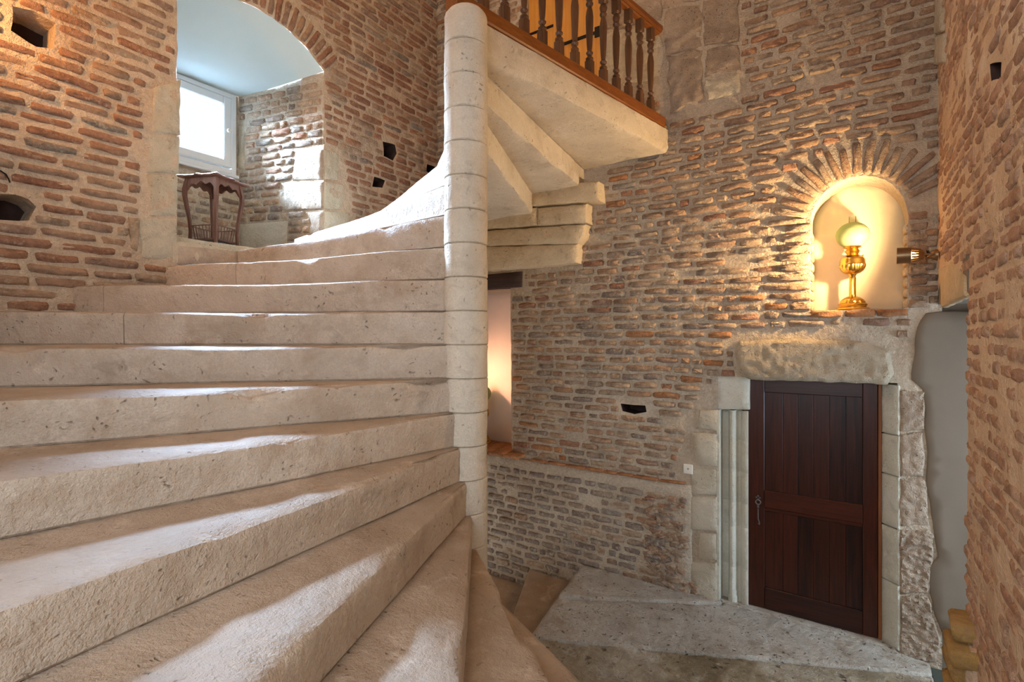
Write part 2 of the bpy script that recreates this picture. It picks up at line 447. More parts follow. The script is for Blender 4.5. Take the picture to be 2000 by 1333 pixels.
def sheet(name, P, poly, holes, mat, parent=None, g=.06, amp=.006, seed=1, hole_depth=None, edge=.0, dark_from=99):
    """the mortar face of a wall, with openings; each opening gets its own reveal when hole_depth says so"""
    outer = resample(ccw(poly), g); hs = [rough_loop(h, min(g, .04), edge, seed + i) for i, h in enumerate(holes)]
    V, fs, lm = cdt(outer, hs, g, seed)
    vs = [P(v.x, v.y, amp * (nz(v.x, v.y, seed, 5) + .5 * nz(v.x, v.y, seed, 17))) for v in V]
    b = len(outer); dark = []
    for k, h in enumerate(hs):
        dep = hole_depth[k] if hole_depth else 0
        n = len(h)
        if dep:
            c = len(vs); vs += [P(q[0], q[1], -dep) for q in h]
            for i in range(n):
                j = (i + 1) % n; fs.append((lm[b + i], lm[b + j], c + j, c + i))
                if k >= dark_from: dark.append(len(fs) - 1)
        b += n
    me = mesh(name, vs, fs, 60); me.materials.append(M[mat])
    if dark:
        me.materials.append(M['dark_hole'])
        for i in dark: me.polygons[i].material_index = 1
    return link(name, me, None, parent)

# ------------------------------------------------------------------ bricks
def brick_mesh(i, L, H, N=10):
    rnd = random.Random(100 + i); D = .035
    ring = []
    for x, z in ((-.5, -.32), (-.46, -.5), (-.17, -.5), (.17, -.5), (.46, -.5), (.5, -.32), (.5, .32), (.44, .5), (.0, .5), (-.44, .5), (-.5, .32))[:N + 1]:
        ring.append((x * L + rnd.uniform(-.006, .006), z * H + rnd.uniform(-.005, .005)))
    n = len(ring); vs = []
    vs += [(x, D, z) for x, z in ring]
    vs += [(x, -.002 + rnd.uniform(-.003, .003), z) for x, z in ring]
    for x, z in ring:
        vs.append((x - math.copysign(min(.016, abs(x)), x) * rnd.uniform(.5, 1.1), -.011 + rnd.uniform(-.005, .004), z - math.copysign(min(.011, abs(z)), z) * rnd.uniform(.5, 1.2)))
    vs.append((rnd.uniform(-.1, .1) * L, -.012 + rnd.uniform(-.005, .005), rnd.uniform(-.1, .1) * H))
    fs = []
    for r in range(2):
        for k in range(n):
            j = (k + 1) % n; fs.append((r * n + k, r * n + j, r * n + n + j, r * n + n + k))
    for k in range(n): fs.append((2 * n + k, 2 * n + (k + 1) % n, 3 * n))
    return vs, fs
LONG = [brick_mesh(i, .24, .050) for i in range(8)]
SHORT = [brick_mesh(20 + i, .12, .052) for i in range(6)]
BRICK_CACHE = {}
def brick_data(kind, i, mat):
    k = (kind, i, mat)
    if k not in BRICK_CACHE:
        vs, fs = (LONG if kind == 'L' else SHORT)[i]
        me = mesh('brick', vs, fs, 60); me.materials.append(M[mat]); BRICK_CACHE[k] = me
    return BRICK_CACHE[k]
def brick_matrix(P, s, z, d, rot, L, H, kind, tilt=0.0, dep=1.0):
    c, sn = math.cos(rot), math.sin(rot)
    X = P.S * c + Vector((0, 0, 1)) * sn; Z = Vector((0, 0, 1)) * c - P.S * sn; Y = -P.N
    if tilt:
        q = Matrix.Rotation(tilt, 3, X); Y = q @ Y; Z = q @ Z
    bl = .24 if kind == 'L' else .12; bh = .050 if kind == 'L' else .052
    X = X * (L / bl); Z = Z * (H / bh); Y = Y * dep; p = P(s, z, d)
    return Matrix(((X.x, Y.x, Z.x, p.x), (X.y, Y.y, Z.y, p.y), (X.z, Y.z, Z.z, p.z), (0, 0, 0, 1)))

class Wall:
    def __init__(s, obj, P, seed): s.o = obj; s.P = P; s.b = []; s.rnd = random.Random(seed); s.ex = []; s.holes = []
    def put(s, a, z, L, H, mat, d=0.0, rot=0.0, tilt=0.0, dep=1.0):
        kind = 'L' if L > .155 else 'S'
        i = s.rnd.randrange(len(LONG if kind == 'L' else SHORT))
        s.b.append((brick_matrix(s.P, a, z, d, rot, L, H, kind, tilt, dep), kind, i, mat))
    def blocked(s, a, z, L, H):
        for x in (0,):
            for y in (-.45, .45):
                for (x0, x1, y0, y1, p) in s.ex:
                    px, py = a + x * L, z + y * H
                    if x0 < px < x1 and y0 < py < y1 and inside(px, py, p): return True
        return False
    def exclude(s, poly):
        s.ex.append((min(q[0] for q in poly), max(q[0] for q in poly), min(q[1] for q in poly), max(q[1] for q in poly), poly))
    def courses(s, a0, a1, z0, z1, pitch, mat, Lr=(.17, .28), gap=.026, d=0.0, skip=0.03, H=.048, slope=None, wob=.006, cond=None, dep=1.0):
        r = s.rnd; z = z0 + pitch / 2; row = 0
        while z < z1:
            a = a0 - r.uniform(0, .25)
            while a < a1:
                L = r.uniform(*Lr) if r.random() > .22 else r.uniform(Lr[0] * .45, Lr[0] * .8)
                lo, hi = max(a, a0), min(a + L, a1)
                a += L + gap * r.uniform(.75, 1.4)
                if hi - lo < .045 or r.random() < skip: continue
                c = (lo + hi) / 2
                zz = z + wob * nz(c, z, 3.3, 1.6) * 2.2 + r.uniform(-.003, .003)
                hh = H * r.uniform(.86, 1.12)
                if cond is not None and not cond(c, zz, hi - lo): continue
                n = 10; free = [not s.blocked(lo + (hi - lo) * i / n, zz, 0, hh) for i in range(n + 1)]
                best = (0, 0); i = 0
                while i <= n:
                    j = i
                    while j <= n and free[j]: j += 1
                    if j - i > best[1] - best[0]: best = (i, j)
                    i = j + 1
                w_ = hi - lo; lo, hi = lo + w_ * best[0] / n, lo + w_ * (best[1] - 1) / n
                if hi - lo < .045: continue
                m = mat((lo + hi) / 2, zz, r) if callable(mat) else mat
                s.put((lo + hi) / 2, zz, hi - lo, hh, m, d + r.uniform(-.006, .003), r.uniform(-.024, .024), r.uniform(-.05, .05), dep * r.uniform(.6, 1.15))
            z += pitch * r.uniform(.97, 1.03); row += 1
    def finish(s, limit=300):
        sized = []
        for k, (m, kind, i, mat) in enumerate(s.b):
            p = project(m.translation); a = 0
            if p and -20 < p[0] < 2020 and -20 < p[1] < 1353:
                X = m.col[0].to_3d() * (.12 if kind == 'L' else .06); Z = m.col[2].to_3d() * .025
                q = [project(m.translation + X + Z), project(m.translation + X - Z), project(m.translation - X - Z), project(m.translation - X + Z)]
                if all(q): a = abs(area2([(u[0], u[1]) for u in q]))
                if hidden(p, m.translation): a *= .02
            sized.append((-a, k))
        sized.sort()
        first = sized[:limit]; rest = sized[limit:]
        for _, k in first:
            m, kind, i, mat = s.b[k]
            o = bpy.data.objects.new('brick', brick_data(kind, i, mat)); COL.objects.link(o); o.parent = s.o; o.matrix_local = m
        if rest:
            mats = sorted({s.b[k][3] for _, k in rest}); vs = []; fs = []; mi = []
            for _, k in rest:
                m, kind, i, mat = s.b[k]; bv, bf = (LONG if kind == 'L' else SHORT)[i]; b = len(vs)
                vs += [m @ Vector(v) for v in bv]; fs += [tuple(q + b for q in f) for f in bf]; mi += [mats.index(mat)] * len(bf)
            me = bpy.data.meshes.new('brick_courses'); me.from_pydata([tuple(v) for v in vs], [], fs)
            for mt in mats: me.materials.append(M[mt])
            me.polygons.foreach_set('material_index', mi); me.polygons.foreach_set('use_smooth', [True] * len(fs))
            me.set_sharp_from_angle(angle=math.radians(60))
            o = link('brick_courses', me, None, s.o); o['kind'] = 'stuff'
def hidden(p, q):
    """rough occlusion by the newel and the flight in front, to pick the bricks that show"""
    x, y, dep = p
    if 868 < x < 952 and dep > 2.8: return True
    return False

# ------------------------------------------------------------------ stair layout
TH = {22: 101, 21: 114, 20: 127.5, 19: 141, 18: 154, 17: 168, 16: 181, 15: 193.5, 14: 205, 13: 215.5, 12: 228.5,
      11: 244.5, 10: 260.8, 9: 276.7, 8: 292, 7: 307, 6: 321, 5: 333.5, 4: 343, 3: 355, 2: 366, 1: 378, 0: 459, -1: 473, -2: 487, -3: 501, -4: 515, 23: 79}
RISE = .18
def step_z(k): return 2.112 + (k - 12) * RISE if 1 <= k <= 21 else (3.93 if k == 22 else -RISE * -k)
def floor_under(x, y):
    """tread height under a point, for the turn that ends on the upper landing"""
    a = math.degrees(math.atan2(y, x)) % 360
    for k in range(1, 22):
        lo, hi = TH[k + 1], TH[k]
        for add in (0, 360):
            if lo < a + add <= hi: return step_z(k)
    return 0.0
# ================================================================== SETTING
ZTOP = 6.7
# ---------------- left wall (window wall)
EA, EB = -.50, .707                       # embrasure on the room face
EBK = (-.33, .47); EDEP = 1.0             # and at its back
ZS, ZSPR, ZCR = 2.83, 4.56, 4.80
def arch_z(y):
    h = (EB - EA) / 2; rise = ZCR - ZSPR; R = (h * h + rise * rise) / (2 * rise)
    q = y - (EA + EB) / 2
    return ZCR - R + math.sqrt(max(0, R * R - q * q))
NARC = 18
arch_pts = [(EA + (EB - EA) * i / NARC, arch_z(EA + (EB - EA) * i / NARC)) for i in range(NARC + 1)]
win_poly = [(EA, ZS), (EB, ZS)] + arch_pts[::-1]
def pxpoly(fn, pts): return [fn(x, y) for x, y in pts]
hole_a = pxpoly(on_left, [(26, 12), (66, 22), (110, 44), (104, 96), (72, 92), (20, 60)])
hole_b = pxpoly(on_left, [(-40, 380), (30, 380), (58, 390), (70, 404), (58, 430), (-40, 432)])
hole_c = pxpoly(on_left, [(748, 276), (772, 284), (774, 300), (768, 314), (749, 305)])
hole_d = pxpoly(on_left, [(731, 345), (752, 353), (748, 368), (728, 364)])
hole_e = pxpoly(on_left, [(835, 320), (852, 326), (846, 338), (833, 335)])
left_holes = [win_poly, hole_a, hole_b, hole_c, hole_d, hole_e]
wl = sheet('wall_left', FL, [(-2.9, 0), (YB + .02, 0), (YB + .02, ZTOP), (-2.9, ZTOP)], left_holes, 'mortar_left', None, .04, .010, 3,
           [0.0, .3, .3, .25, .25, .25], .012, 3)
tag(wl, kind='structure')
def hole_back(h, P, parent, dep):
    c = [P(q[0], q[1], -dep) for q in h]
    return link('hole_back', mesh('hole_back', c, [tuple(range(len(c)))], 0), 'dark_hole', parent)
for h in (hole_a, hole_b, hole_c, hole_d, hole_e):
    lp = rough_loop(h, .04, .0, 1)
    x = [q[0] for q in lp]; z = [q[1] for q in lp]
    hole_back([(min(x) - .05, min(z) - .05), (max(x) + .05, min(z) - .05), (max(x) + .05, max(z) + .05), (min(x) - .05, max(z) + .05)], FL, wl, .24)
# embrasure: vault, reveals, back, floor
NB = 6
vs = []; fs = []
for r in range(NB + 1):
    f = r / NB
    for i in range(NARC + 1):
        y0, z0 = arch_pts[i]; y1 = EBK[0] + (EBK[1] - EBK[0]) * i / NARC; z1 = 4.50
        vs.append((XL - EDEP * f, y0 + (y1 - y0) * f, z0 + (z1 - z0) * (1 - (1 - f) ** 1.6) + .004 * nz(r, i, 2, .4)))
for r in range(NB):
    for i in range(NARC):
        a = r * (NARC + 1) + i; fs.append((a, a + 1, a + NARC + 2, a + NARC + 1))
link('vault', mesh('vault', vs, fs, 60), 'plaster_white', wl)
FRV = Frame((XL - EDEP, EBK[1], 0), (EDEP, EB - EBK[1], 0), (EB - EBK[1], -EDEP, 0))
LRV = math.hypot(EDEP, EB - EBK[1])
rv = sheet('reveal', FRV, [(0, ZS - .1), (LRV, ZS - .1), (LRV, 4.56), (0, 4.52)], [], 'mortar_back', wl, .05, .006, 9)
FLV = Frame((XL, EA, 0), (-EDEP, EBK[0] - EA, 0), (EBK[0] - EA, EDEP, 0))
sheet('reveal', FLV, [(0, ZS - .1), (LRV, ZS - .1), (LRV, 4.52), (0, 4.56)], [], 'mortar_back', wl, .08, .005, 10)
FW = Frame((XL - EDEP, 0, 0), (0, 1, 0), (1, 0, 0))
wy0, wy1, wz0, wz1 = -.29, .435, 3.72, 4.49
sheet('embrasure_back', FW, [(EBK[0] - .02, ZS - .1), (EBK[1] + .02, ZS - .1), (EBK[1] + .02, 4.56), (EBK[0] - .02, 4.56)],
      [[(wy0, wz0), (wy1, wz0), (wy1, wz1), (wy0, wz1)]], 'mortar_back', wl, .06, .006, 11, [.2])
plate('embrasure_floor', lambda a, b, d: Vector((XL + .01 - b, a, d)), [(EA - .03, 0), (EB + .03, 0), (EBK[1] + .05, EDEP + .05), (EBK[0] - .05, EDEP + .05)], ZS - .15, ZS + .005, 'pale_stone', wl, .01, .08, .004)
plate('embrasure_floor', lambda a, b, d: Vector((XL - b, a, d)), [(EA - .02, .10), (EB + .01, .10), (EBK[1] + .05, EDEP + .05), (EBK[0] - .05, EDEP + .05)], ZS - .05, ZS + .06, 'pale_stone', wl, .02, .06, .004)

LW = Wall(wl, FL, 11)
ring = [(y, z) for y, z in arch_pts]
# exclusion round the opening, its quoins, arch ring and the holes
def ring_out(off):
    h = (EB - EA) / 2; rise = ZCR - ZSPR; R = (h * h + rise * rise) / (2 * rise); cy = (EA + EB) / 2; cz = ZCR - R
    a0 = math.atan2(ZSPR - cz, h)
    return cy, cz, R, a0
cy_, cz_, R_, a0_ = ring_out(0)
LW.exclude([(EA - .01, 2.6), (EB + .01, 2.6)] + [(cy_ + (R_ + .01) * math.cos(a), cz_ + (R_ + .01) * math.sin(a)) for a in [a0_ + (math.pi - 2 * a0_) * i / 12 for i in range(13)]])
LW.exclude([(cy_ + (R_ + .27) * math.cos(a), cz_ + (R_ + .27) * math.sin(a)) for a in [a0_ - .0 + (math.pi - 2 * a0_) * i / 12 for i in range(13)]] + [(EA, ZSPR), (EB, ZSPR)])
for h in (hole_a, hole_b, hole_c, hole_d, hole_e):
    c = (sum(q[0] for q in h) / len(h), sum(q[1] for q in h) / len(h))
    LW.exclude([(c[0] + (q[0] - c[0]) * 1.12, c[1] + (q[1] - c[1]) * 1.12) for q in h])
quoins = [[(300, 172), (352, 156), (351, 262), (296, 258)], [(292, 262), (349, 266), (348, 340), (288, 336)],
          [(290, 341), (347, 345), (346, 424), (291, 420)], [(268, 428), (346, 429), (345, 508), (278, 505)]]
for i, q in enumerate(quoins):
    p = pxpoly(on_left, q); plate('quoin_stone', FL, p, -.05, .006, 'pale_stone', wl, .006, .025, .007, .012, 30 + i, 14); LW.exclude(p)
LW.exclude(pxpoly(on_left, [(282, 172), (350, 150), (350, 512), (264, 512), (276, 400)]))
p = pxpoly(on_left, [(250, 424), (275, 427), (268, 492), (256, 486)]); plate('upright_brick', FL, p, -.05, .01, 'brick_tan', wl, .008, .03, .004, .004, 41); LW.exclude(p)
rq = [[(633, 292), (662, 300), (660, 352), (633, 350)], [(633, 354), (672, 362), (668, 408), (633, 408)], [(633, 412), (684, 416), (680, 452), (633, 462)]]
for i, q in enumerate(rq):
    p = pxpoly(on_left, q); plate('quoin_stone', FL, p, -.05, .006, 'pale_stone', wl, .008, .04, .004, .006, 50 + i); LW.exclude(p)
LW.exclude(pxpoly(on_left, [(632, 285), (668, 300), (692, 440), (632, 470)]))
p = pxpoly(on_left, [(345, 478), (466, 490), (466, 530), (345, 518)]); plate('sill_stone', FL, p, -.06, .012, 'step_stone', wl, .01, .05, .003, .004, 61); LW.exclude(p)
def lmat(s, z, r):
    return 'brick_red' if r.random() < .82 else ('brick_tan' if r.random() < .7 else 'brick_grey')
def lcond(s, z, L): return z > floor_under(XL, s) - .03 and s > -1.75
LW.courses(-1.8, EA - .0, 2.0, ZTOP, .0735, lmat, (.18, .30), .026, 0, .02, .049, None, .006, lcond, 1.3)
LW.courses(EB, YB, 2.6, ZTOP, .0735, lmat, (.16, .26), .024, 0, .02, .051, None, .006, lcond, 1.3)
LW.courses(EA, EB, 4.7, ZTOP, .0735, lmat, (.16, .26), .024, 0, .02, .050, None, .006, lcond, 1.3)
# arch ring of upright bricks over the window
nv = 22
for i in range(nv):
    a = a0_ + (math.pi - 2 * a0_) * (i + .5) / nv; rr = R_ + .125 + LW.rnd.uniform(-.008, .008)
    LW.put(cy_ + rr * math.cos(a), cz_ + rr * math.sin(a), LW.rnd.uniform(.19, .24), .046, lmat(0, 0, LW.rnd), .004, a + LW.rnd.uniform(-.03, .03))
LW.finish(300)

# reveal and back of the embrasure
def on_reveal(px, py):
    d = ray(px, py); n = FRV.N; t = (FRV.O - CAM).dot(n) / d.dot(n); p = CAM + d * t
    return ((p - FRV.O).dot(FRV.S), p.z)
RW = Wall(rv, FRV, 12)
for i, q in enumerate([[(577, 297), (631, 292), (631, 352), (572, 354)], [(556, 358), (631, 355), (631, 410), (553, 412)], [(606, 416), (631, 414), (631, 474), (606, 470)],
                       [(470, 438), (562, 432), (560, 492), (470, 496)], [(466, 245), (478, 244), (478, 330), (466, 330)]]):
    p = pxpoly(on_reveal, q); plate('quoin_stone', FRV, p, -.05, .012, 'rough_stone' if i < 3 else 'pale_stone', rv, .012, .04, .006, .006, 70 + i); RW.exclude(p)
RW.courses(.02, LRV - .01, ZS, 4.50, .072, lambda s, z, r: 'brick_tan' if r.random() < .5 else ('brick_grey' if r.random() < .8 else 'brick_red'), (.13, .22), .02, .004, .02, .052, None, .008, None, 1.5)
RW.finish(300)
BWL = Wall(wl.children[[c.name.split('.')[0] for c in wl.children].index('embrasure_back')], FW, 13)
BWL.courses(EBK[0], EBK[1], ZS, wz0 - .03, .075, lambda s, z, r: 'brick_tan' if r.random() < .7 else 'brick_grey', (.12, .24), .03, 0, .1, .05)
BWL.finish(300)

# ---------------- back wall (door wall)
def bx(px, py=660): return on_back(px, py)[0]
DS0, DS1 = bx(1461), bx(1722); DZ1 = on_back(1590, 748)[1]
NS0, NS1 = bx(1582), bx(1773); NZ0 = 2.352; NSP = NZ0 + (on_back(1675, 430)[1] - on_back(1675, 605)[1]); NR = (NS1 - NS0) / 2; NC = (NS0 + NS1) / 2
niche_poly = [(NS0, NZ0), (NS1, NZ0)] + [(NC + NR * math.cos(math.pi * i / 16), NSP + (NR + .02) * math.sin(math.pi * i / 16)) for i in range(17)]
FS1 = bx(1000); FS0 = FS1 - .78; FZ0 = .945; FZ1 = on_back(975, 563)[1]
far_poly = [(FS0, FZ0), (FS1, FZ0), (FS1 - .02, FZ1), (FS0, FZ1)]
OS0, OS1 = bx(1026), bx(1174); OZ0 = 3.94; OZ1 = 5.9
odoor_poly = [(OS0, OZ0), (OS1, OZ0), (OS1, OZ1), (OS0, OZ1)]
hole_f = pxpoly(on_back, [(1213, 789), (1260, 793), (1262, 806), (1240, 810), (1216, 803)])
JS0, JS1 = bx(1402), bx(1753)
door_poly = [(JS0, -.03), (JS1, -.03), (JS1, DZ1 + .02), (JS0, DZ1 + .02)]
LEDGE = .922; SL = bx(1350)
wb = sheet('wall_back', FB, [(XL - .02, -1.3), (XR + .02, -1.3), (XR + .02, ZTOP), (XL - .02, ZTOP)],
           [door_poly, niche_poly, far_poly, odoor_poly, hole_f], 'mortar_back', None, .04, .011, 5, [.22, .30, .42, .2, .22], .006, 4)
tag(wb, kind='structure')
link('wall_core', mesh('wall_core', [FB(XL - 1.6, -1.3, -.52), FB(XR + 1.7, -1.3, -.52), FB(XR + 1.7, ZTOP, -.52), FB(XL - 1.6, ZTOP, -.52)], [(0, 1, 2, 3)], 0), 'dark_hole', wb)
fx = [q[0] for q in hole_f]; fz = [q[1] for q in hole_f]
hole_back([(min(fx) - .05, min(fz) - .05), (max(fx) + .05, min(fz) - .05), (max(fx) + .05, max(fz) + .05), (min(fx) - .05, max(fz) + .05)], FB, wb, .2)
# plastered linings of the two niches
def lining(name, poly, dep, mat, floor_mat=None):
    lp = resample(ccw(poly), .04); vs = [FB(a, b, -dep + .002) for a, b in lp]
    link(name, mesh(name, vs, [tuple(range(len(vs)))], 0), mat, wb)
plate('niche_plaster', FB, inset(ccw(niche_poly), -.01), -.36, -.295, 'plaster_cream', wb, .004, .05, .002, 0, 5)
plate('niche_plaster', FB, inset(ccw(far_poly), -.01), -.48, -.415, 'plaster_pink', wb, .004, .08, .002, 0, 6)
lw_b = plate('lower_wall', FB, [(XL - .02, -1.3), (SL, -1.3), (SL + .01, LEDGE - .01), (XL - .02, LEDGE - .01)], -.05, .022, 'mortar_back', wb, .012, .05, .010, .008, 7)
BWALL = Wall(wb, FB, 21)
def bex(pts): BWALL.exclude(pxpoly(on_back, pts))
bex([(1338, 840), (1362, 790), (1398, 742), (1438, 745), (1430, 655), (1745, 655), (1775, 690), (1800, 770), (1830, 1330), (1330, 1330), (1345, 1000)])
bex([(1782, 640), (1800, 600), (1860, 585), (1860, 1330), (1780, 1330)])
BWALL.exclude([(NS0 - .01, NZ0 - .0), (NS1 + .01, NZ0)] + [(NC + (NR + .02) * math.cos(math.pi * i / 16), NSP + (NR + .03) * math.sin(math.pi * i / 16)) for i in range(17)])
BWALL.exclude([(NC + (NR + .27) * math.cos(math.pi * i / 16), NSP - .05 + (NR + .31) * math.sin(math.pi * i / 16)) for i in range(17)])
BWALL.exclude([(FS0 - .3, FZ0 - .05), (FS1, FZ0 - .05), (FS1, FZ1), (FS0 - .3, FZ1)])
bex([(940, 528), (1024, 526), (1024, 566), (940, 570)])
bex([(930, 420), (1150, 352), (1172, 352), (1172, 400), (1150, 400), (1128, 520), (930, 535)])
bex([(1290, -200), (1448, -200), (1448, 195), (1330, 228), (1290, 230)])
BWALL.exclude([(OS0 - .02, OZ0 - .5), (OS1 + .02, OZ0 - .5), (OS1 + .02, OZ1 + .02), (OS0 - .02, OZ1 + .02)])
bex([(1174, -300), (1300, -300), (1300, 190), (1174, 190)])
bex([(1207, 786), (1267, 788), (1268, 812), (1208, 808)])
bex([(1322, 896), (1362, 898), (1362, 938), (1322, 936)])
BWALL.exclude([(XL - .1, LEDGE - .06), (SL, LEDGE - .06), (SL, LEDGE + .03), (XL - .1, LEDGE + .03)])
def bmat(s, z, r):
    q = r.random()
    if z > 3.0 and s > .8: return 'brick_tan' if q < .75 else 'brick_red'
    return 'brick_tan' if q < .66 else ('brick_grey' if q < .86 else ('brick_red' if q < .975 else 'terracotta'))
BWALL.courses(XL, XR, LEDGE + .02, ZTOP, .0745, bmat, (.15, .25), .026, 0, .02, .050, None, .008, None, 1.8)
def rubble(c, z, L):
    return not (c > bx(1245) and z < .62 and BWALL.rnd.random() < .55)
BWALL.courses(XL, SL - .01, -.9, LEDGE - .05, .0745, lambda s, z, r: 'brick_grey' if r.random() < (.86 if s < bx(1250) else .4) else 'brick_tan', (.14, .22), .028, .022, .03, .051, None, .008, rubble, 1.8)
# voussoirs of the lamp niche, laid on edge, and the bricks of its jambs
n_v = 19
for i in range(n_v):
    a = math.pi * (i + .5) / n_v; L = BWALL.rnd.uniform(.20, .27)
    rr = NR + .03 + L / 2
    if NC + rr * math.cos(a) + .05 > XR: continue
    BWALL.put(NC + rr * math.cos(a), NSP + (rr) * math.sin(a), L, BWALL.rnd.uniform(.042, .054), 'brick_tan', .006, a + BWALL.rnd.uniform(-.05, .05), 0, 1.3)
z = NZ0 + .03
while z < NSP + .02:
    L = BWALL.rnd.uniform(.13, .24); BWALL.put(NS0 - L / 2 + .006, z, L, .052, 'brick_tan', .008, BWALL.rnd.uniform(-.02, .02), 0, 1.4)
    if NS1 + .09 < XR: BWALL.put(NS1 + .055, z, .10, .052, 'brick_tan', .006, 0, 0, 1.2)
    z += .074
for a, L in ((NS0 + .10, .2), (NS0 + .31, .18), (NS0 + .49, .17)):
    BWALL.put(a, NZ0 - .03, L, .05, 'terracotta', .012, .0, 0, 1.2)
rub = pxpoly(on_back, [(1262, 968), (1338, 985), (1346, 1120), (1376, 1182), (1290, 1165), (1250, 1040)])
rr2 = BWALL.rnd
for i in range(170):
    a, z = rr2.uniform(rub[0][0] - .1, SL + .1), rr2.uniform(.0, .75)
    if inside(a, z, rub):
        BWALL.put(a, z, rr2.uniform(.04, .12), rr2.uniform(.025, .05), rr2.choice(['brick_tan', 'brick_grey', 'brick_tan', 'brick_tan', 'brick_red']), .022 if a < SL else .004, rr2.uniform(-.6, .6), rr2.uniform(-.3, .3), rr2.uniform(.8, 2.0))
BWALL.finish(300)
# jamb faces inside the niche: brick ends
for side, s0 in ((1, NS0), (-1, NS1)):
    z = NZ0 + .03
    while z < NSP - .03:
        mb = MB(); mb.box((s0 + side * .004, YB + .09, z), (.03, .15, .055), None, .008)
        mb.build('brick', 'brick_tan' if side == 1 else 'warm_stone', wb, 60); z += .074
# stones of the back wall
def bstone(pts, d1, mat, seed, name='stone_block', d0=-.04, bev=.015, amp=.006, g=.05):
    return plate(name, FB, pxpoly(on_back, pts), d0, d1, mat, wb, bev, g, amp, .008, seed)
for i, (q, m) in enumerate([([(1302, 110), (1372, 96), (1374, 196), (1310, 222)], 'rough_stone'), ([(1376, 95), (1446, 84), (1446, 140), (1377, 150)], 'rough_stone'),
                            ([(1377, 154), (1446, 144), (1445, 182), (1380, 200)], 'pale_stone'), ([(1296, 20), (1370, 6), (1372, 92), (1300, 106)], 'rough_stone'),
                            ([(1374, 4), (1444, -10), (1445, 80), (1376, 91)], 'rough_stone'), ([(1300, -70), (1442, -100), (1444, -14), (1300, 14)], 'rough_stone'),
                            ([(1180, -60), (1292, -80), (1292, 40), (1180, 60)], 'rough_stone'), ([(1180, 64), (1290, 44), (1294, 150), (1180, 175)], 'pale_stone')]):
    plate('stone_block', FB, pxpoly(on_back, q), -.04, .012, m, wb, .012, .022, .016, .03, 100 + i, 16)
# corbelled masonry under the upper flight, in the corner behind the newel
def corbel(pts, y1, y0, mat, seed):
    P = Frame((0, y1, 0), (1, 0, 0), (0, -1, 0))
    poly = [on_back(x, y, y1) for x, y in pts]
    poly = [(max(a, XL - .03), b) for a, b in poly]
    return plate('corbel_stone', P, poly, y1 - y0, 0.0, mat, wb, .014, .05, .006, .008, seed)
for i, (q, dd) in enumerate([([(1034, 366), (1168, 353), (1170, 392), (1036, 402)], .15), ([(1050, 406), (1146, 398), (1146, 436), (1050, 440)], .13),
                             ([(880, 416), (1048, 405), (1048, 441), (880, 452)], .13), ([(880, 455), (1142, 438), (1138, 462), (1128, 476), (880, 482)], .125),
                             ([(880, 484), (1127, 477), (1126, 514), (880, 534)], .12)]):
    corbel(q, YB - dd, YB + .03, 'warm_stone', 120 + i)
# terracotta ledge
a = bx(1040); k = 0; rl = random.Random(9)
while a < SL - .05:
    L = rl.uniform(.12, .24); mb = MB(); h = rl.uniform(.016, .026)
    if rl.random() > .12:
        mb.box((0, 0, 0), (L - .01, .085, h), Matrix.Rotation(rl.uniform(-.03, .03), 3, 'Y'), .008)
        for v in mb.v: v += Vector((0, .006 * nz(v.x + a, v.y, v.z, 20), .004 * nz(v.x + a, v.y, v.z + 3, 20)))
        o = mb.build('ledge_tile', 'terracotta' if rl.random() < (.7 if a > bx(1090) else .15) else 'brick_tan', wb, 60); o.location = (a + L / 2, YB - .012 + rl.uniform(-.008, .01), LEDGE + .002)
    a += L; k += 1
a = FS0
while a < FS1 - .02:
    mb = MB(); mb.box((a + .095, YB + .12, FZ0 + .005), (.185, .52, .03), None, .006); mb.build('ledge_tile', 'terracotta', wb, 60); a += .19
# timber lintel over the far niche
tl = plate('trim_2', FB, [(FS0 - .12, FZ1 - .0), on_back(1020, 561), on_back(1021, 531), (FS0 - .12, on_back(1021, 531)[1])], -.1, .02, 'beam_wood', None, .008, .06, .004, .004, 88)
tag(tl, kind='structure')
# ---------------- stone surround of the lower door
t1 = empty('trim_1', (0, 0, 0)); tag(t1, kind='structure')
def tstone(name, pts, d1, mat, seed, d0=-.06, bev=.012, amp=.005, edge=.007):
    return plate(name, FB, pxpoly(on_back, pts), d0, d1, mat, t1, bev, .04, amp, edge, seed)
plate('lintel_stone', FB, pxpoly(on_back, [(1436, 690), (1444, 667), (1560, 661), (1690, 668), (1738, 684), (1746, 730), (1734, 751), (1465, 741), (1446, 733)]), -.1, .055, 'lintel_stone', t1, .03, .022, .012, .012, 200, 20)
jl = [[(1366, 800), (1401, 800), (1401, 843), (1360, 838)], [(1350, 846), (1401, 848), (1401, 912), (1362, 908)], [(1346, 914), (1401, 916), (1401, 966), (1352, 968)],
      [(1344, 970), (1401, 970), (1401, 1038), (1342, 1034)], [(1366, 1041), (1401, 1042), (1401, 1096), (1364, 1092)], [(1342, 1100), (1401, 1098), (1401, 1198), (1378, 1186), (1344, 1130)]]
for i, q in enumerate(jl): tstone('jamb_stone', q, .012 + .004 * (i % 2), 'pale_stone', 210 + i)
rs = [[(1757, 762), (1806, 764), (1806, 842), (1757, 844)], [(1757, 847), (1806, 846), (1806, 932), (1757, 932)], [(1757, 936), (1812, 936), (1816, 1030), (1757, 1028)],
      [(1757, 1032), (1824, 1034), (1826, 1090), (1812, 1160), (1757, 1160)], [(1757, 1164), (1812, 1164), (1836, 1250), (1830, 1296), (1757, 1286)]]
for i, q in enumerate(rs): plate('jamb_stone', FB, pxpoly(on_back, q), -.06, .012, 'rough_stone', t1, .012, .013, .014 if i > 2 else .008, .014, 220 + i, 42 if i > 2 else 24)
DY = YB + .065                               # door face plane
def on_door(px, py): return on_back(px, py, DY)
